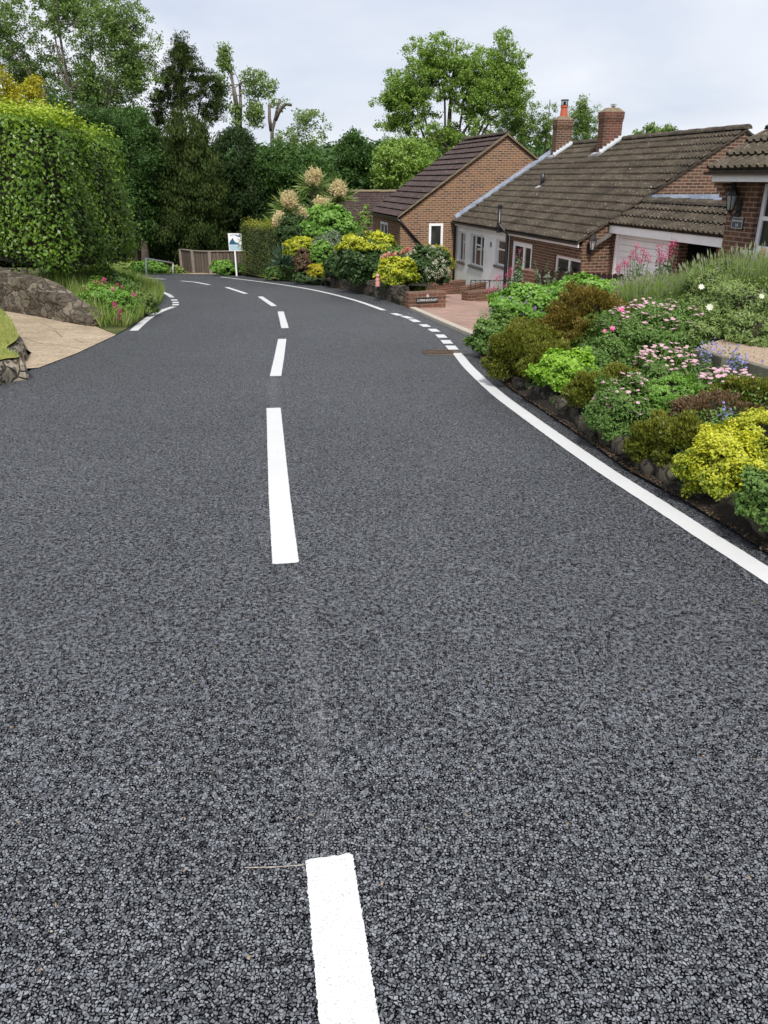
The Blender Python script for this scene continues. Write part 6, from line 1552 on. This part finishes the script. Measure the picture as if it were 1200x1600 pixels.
tree('yellow_tree', 'yellow-green tree top above the left part of the beech hedge', gb(20, 22), blobs_([(-60, 42, 112, 200, 2), (30, 75, 128, 200, .8, 1)], 22), LM['golden_leaf'], MAT['bark'], 90, 100, .075, .22, .10, seed=17)
tree('green_tree', 'leafy green tree reaching above the beech hedge, below the airy ash', gb(100, 30), blobs_([(50, 140, 150, 240, 1), (110, 185, 165, 240, 1), (150, 225, 185, 260, 1)], 30), LM['oak_leaf'], MAT['bark'], 420, 60, .09, .25, .13, seed=18, shell=.3)
# pollarded trees with bare stubs
def snag(name, label, stems_, blobs, leafm, Y, base_px, r0, ncl, per, L=.16):
    root = thing(name, label, 'tree', gb(base_px, Y)); mb = MB()
    for s in stems_:
        pts = [P(x, y, Y + dy) for x, y, dy in s]; k = len(pts); mb.tube(pts, [r0 * (1 - .35 * i / (k - 1)) for i in range(k)], 7)
    q = P(stems_[0][0][0], stems_[0][0][1], Y); mb.tube([(q.x, Y, gz(Y) - .1), q], [r0 * 1.5, r0], 8)
    cens = []
    for b in blobs: c, d = ellips(b[:3], b[3:6], max(3, int(ncl * b[6])), .3, -.9, .1); cens.append(c)
    cens = np.concatenate(cens)
    for c in cens[::4]:
        c = Vector(c); s = random.choice(stems_); a = P(*random.choice(s[1:])[:2], Y); 
        if (a - c).length < 2.2 and a.z < c.z + .3: mb.tube([a, a.lerp(c, .5) + Vector((0, 0, .15)), c], [.022, .016, .008], 4, False)
    mb.build('trunk', MAT['barkp'], root, smooth=True, uv=False)
    p_, d_, i_ = cluster(cens, .30, per, .8); m = len(p_); N = unit(rdir(m) + np.array([[0, 0, .4]])); sz = L * (.6 + .8 * RNG.random(m))
    leafmesh('crown', p_, np.cross(N, rdir(m)), N, sz, sz * .5, .4 * RNG.random(m) + .3 + .3 * RNG.random(len(cens))[i_], leafm, root); return root
snag('pollarded_tree', 'tall pollarded tree with bare cut stems and pale leaf tufts, right of the dark pine', [[(375, 230, 0), (371, 190, 0), (365, 140, 0), (360, 103, 0)], [(375, 215, 0), (376, 170, .2), (375, 132, .2)], [(372, 180, 0), (368, 150, -.2), (366, 138, -.2)], [(360, 112, 0), (355, 100, 0), (352, 96, 0)], [(360, 112, 0), (361, 104, 0)]],
     [blob(340, 362, 70, 120, 43, 1), blob(372, 435, 112, 160, 43, 1.6), blob(380, 415, 150, 205, 43, 1.2), blob(355, 385, 160, 210, 43, .5), blob(330, 360, 110, 170, 44, .8)], LM['ash_leaf'], 43, 375, .10, 26, 45, .13)
snag('pollarded_tree', 'shorter pollarded tree with a forked bare top, in front of the sky', [[(425, 240, 0), (425, 205, 0), (430, 185, 0), (437, 155, 0)], [(424, 205, 0), (421, 185, 0), (421, 162, 0)], [(430, 188, 0), (437, 172, 0), (446, 163, 0), (456, 164, 0)]],
     [blob(455, 515, 165, 235, 46, 1.6), blob(430, 475, 200, 240, 46, .9), blob(415, 450, 148, 170, 46, .25)], LM['ash_leaf'], 46, 425, .11, 26, 45, .13)
# hill wood (uncountable)
n = 1500; x = RNG.uniform(-150, 190, n); y = RNG.uniform(120, 260, n)
cen = np.stack([x, y, np.array([gz(b) + 5 * noise.noise(Vector((a / 120, b / 120, 0))) for a, b in zip(x, y)]) + 1.5 + RNG.random(n) * 2.0], 1)
p_, d_, i_ = cluster(cen, 3.2, 36, .75); m = len(p_); N = unit(d_[i_ * 0 + np.arange(m)] + np.array([[0, 0, .5]]))
o = leafmesh('distant_wood', p_, np.cross(N, rdir(m)), N, 1.5, 1.2, RNG.random(n)[i_] * .7 + .3 * RNG.random(m), LM['oak_leaf']); tag(o, kind='stuff')

# ------------------------------------------------------------ groups for repeats
GR = {'heather': 'heather cushions in the roadside rockery', 'daisy_clump': 'clumps of pink daisies in the rockery', 'geranium_bush': 'geranium bushes at the driveway corner', 'lavender': 'tall lavender bushes',
      'bellflower': 'blue bellflowers in the rockery', 'red_valerian': 'red valerian beside the driveway', 'pink_valerian': 'pink valerian plants', 'golden_shrub': 'golden shrubs', 'variegated_shrub': 'variegated shrubs in the shrub bed',
      'dark_shrub': 'dark shrubs in the shrub bed', 'low_greenery': 'low greenery along the stone kerb', 'green_bush': 'green bushes across the bend', 'mixed_greenery': 'mixed greenery on the verge', 'ash_tree': 'ash trees',
      'dark_conifer': 'dark conifers beyond the bend', 'dark_tree': 'dark trees beyond the bend', 'green_tree': 'green trees', 'pollarded_tree': 'pollarded trees against the sky', 'wall_lantern': 'lanterns on the house walls', 'low_brick_wall': 'low brick walls round the driveway',
      'stone_wall': 'stone retaining walls along the road', 'leafy_shrub': 'leafy shrubs in the rockery'}
for o in COL.objects:
    if o.parent is None and 'label' in o.keys():
        k = o.name.split('.')[0]
        if k in GR: o['group'] = GR[k]
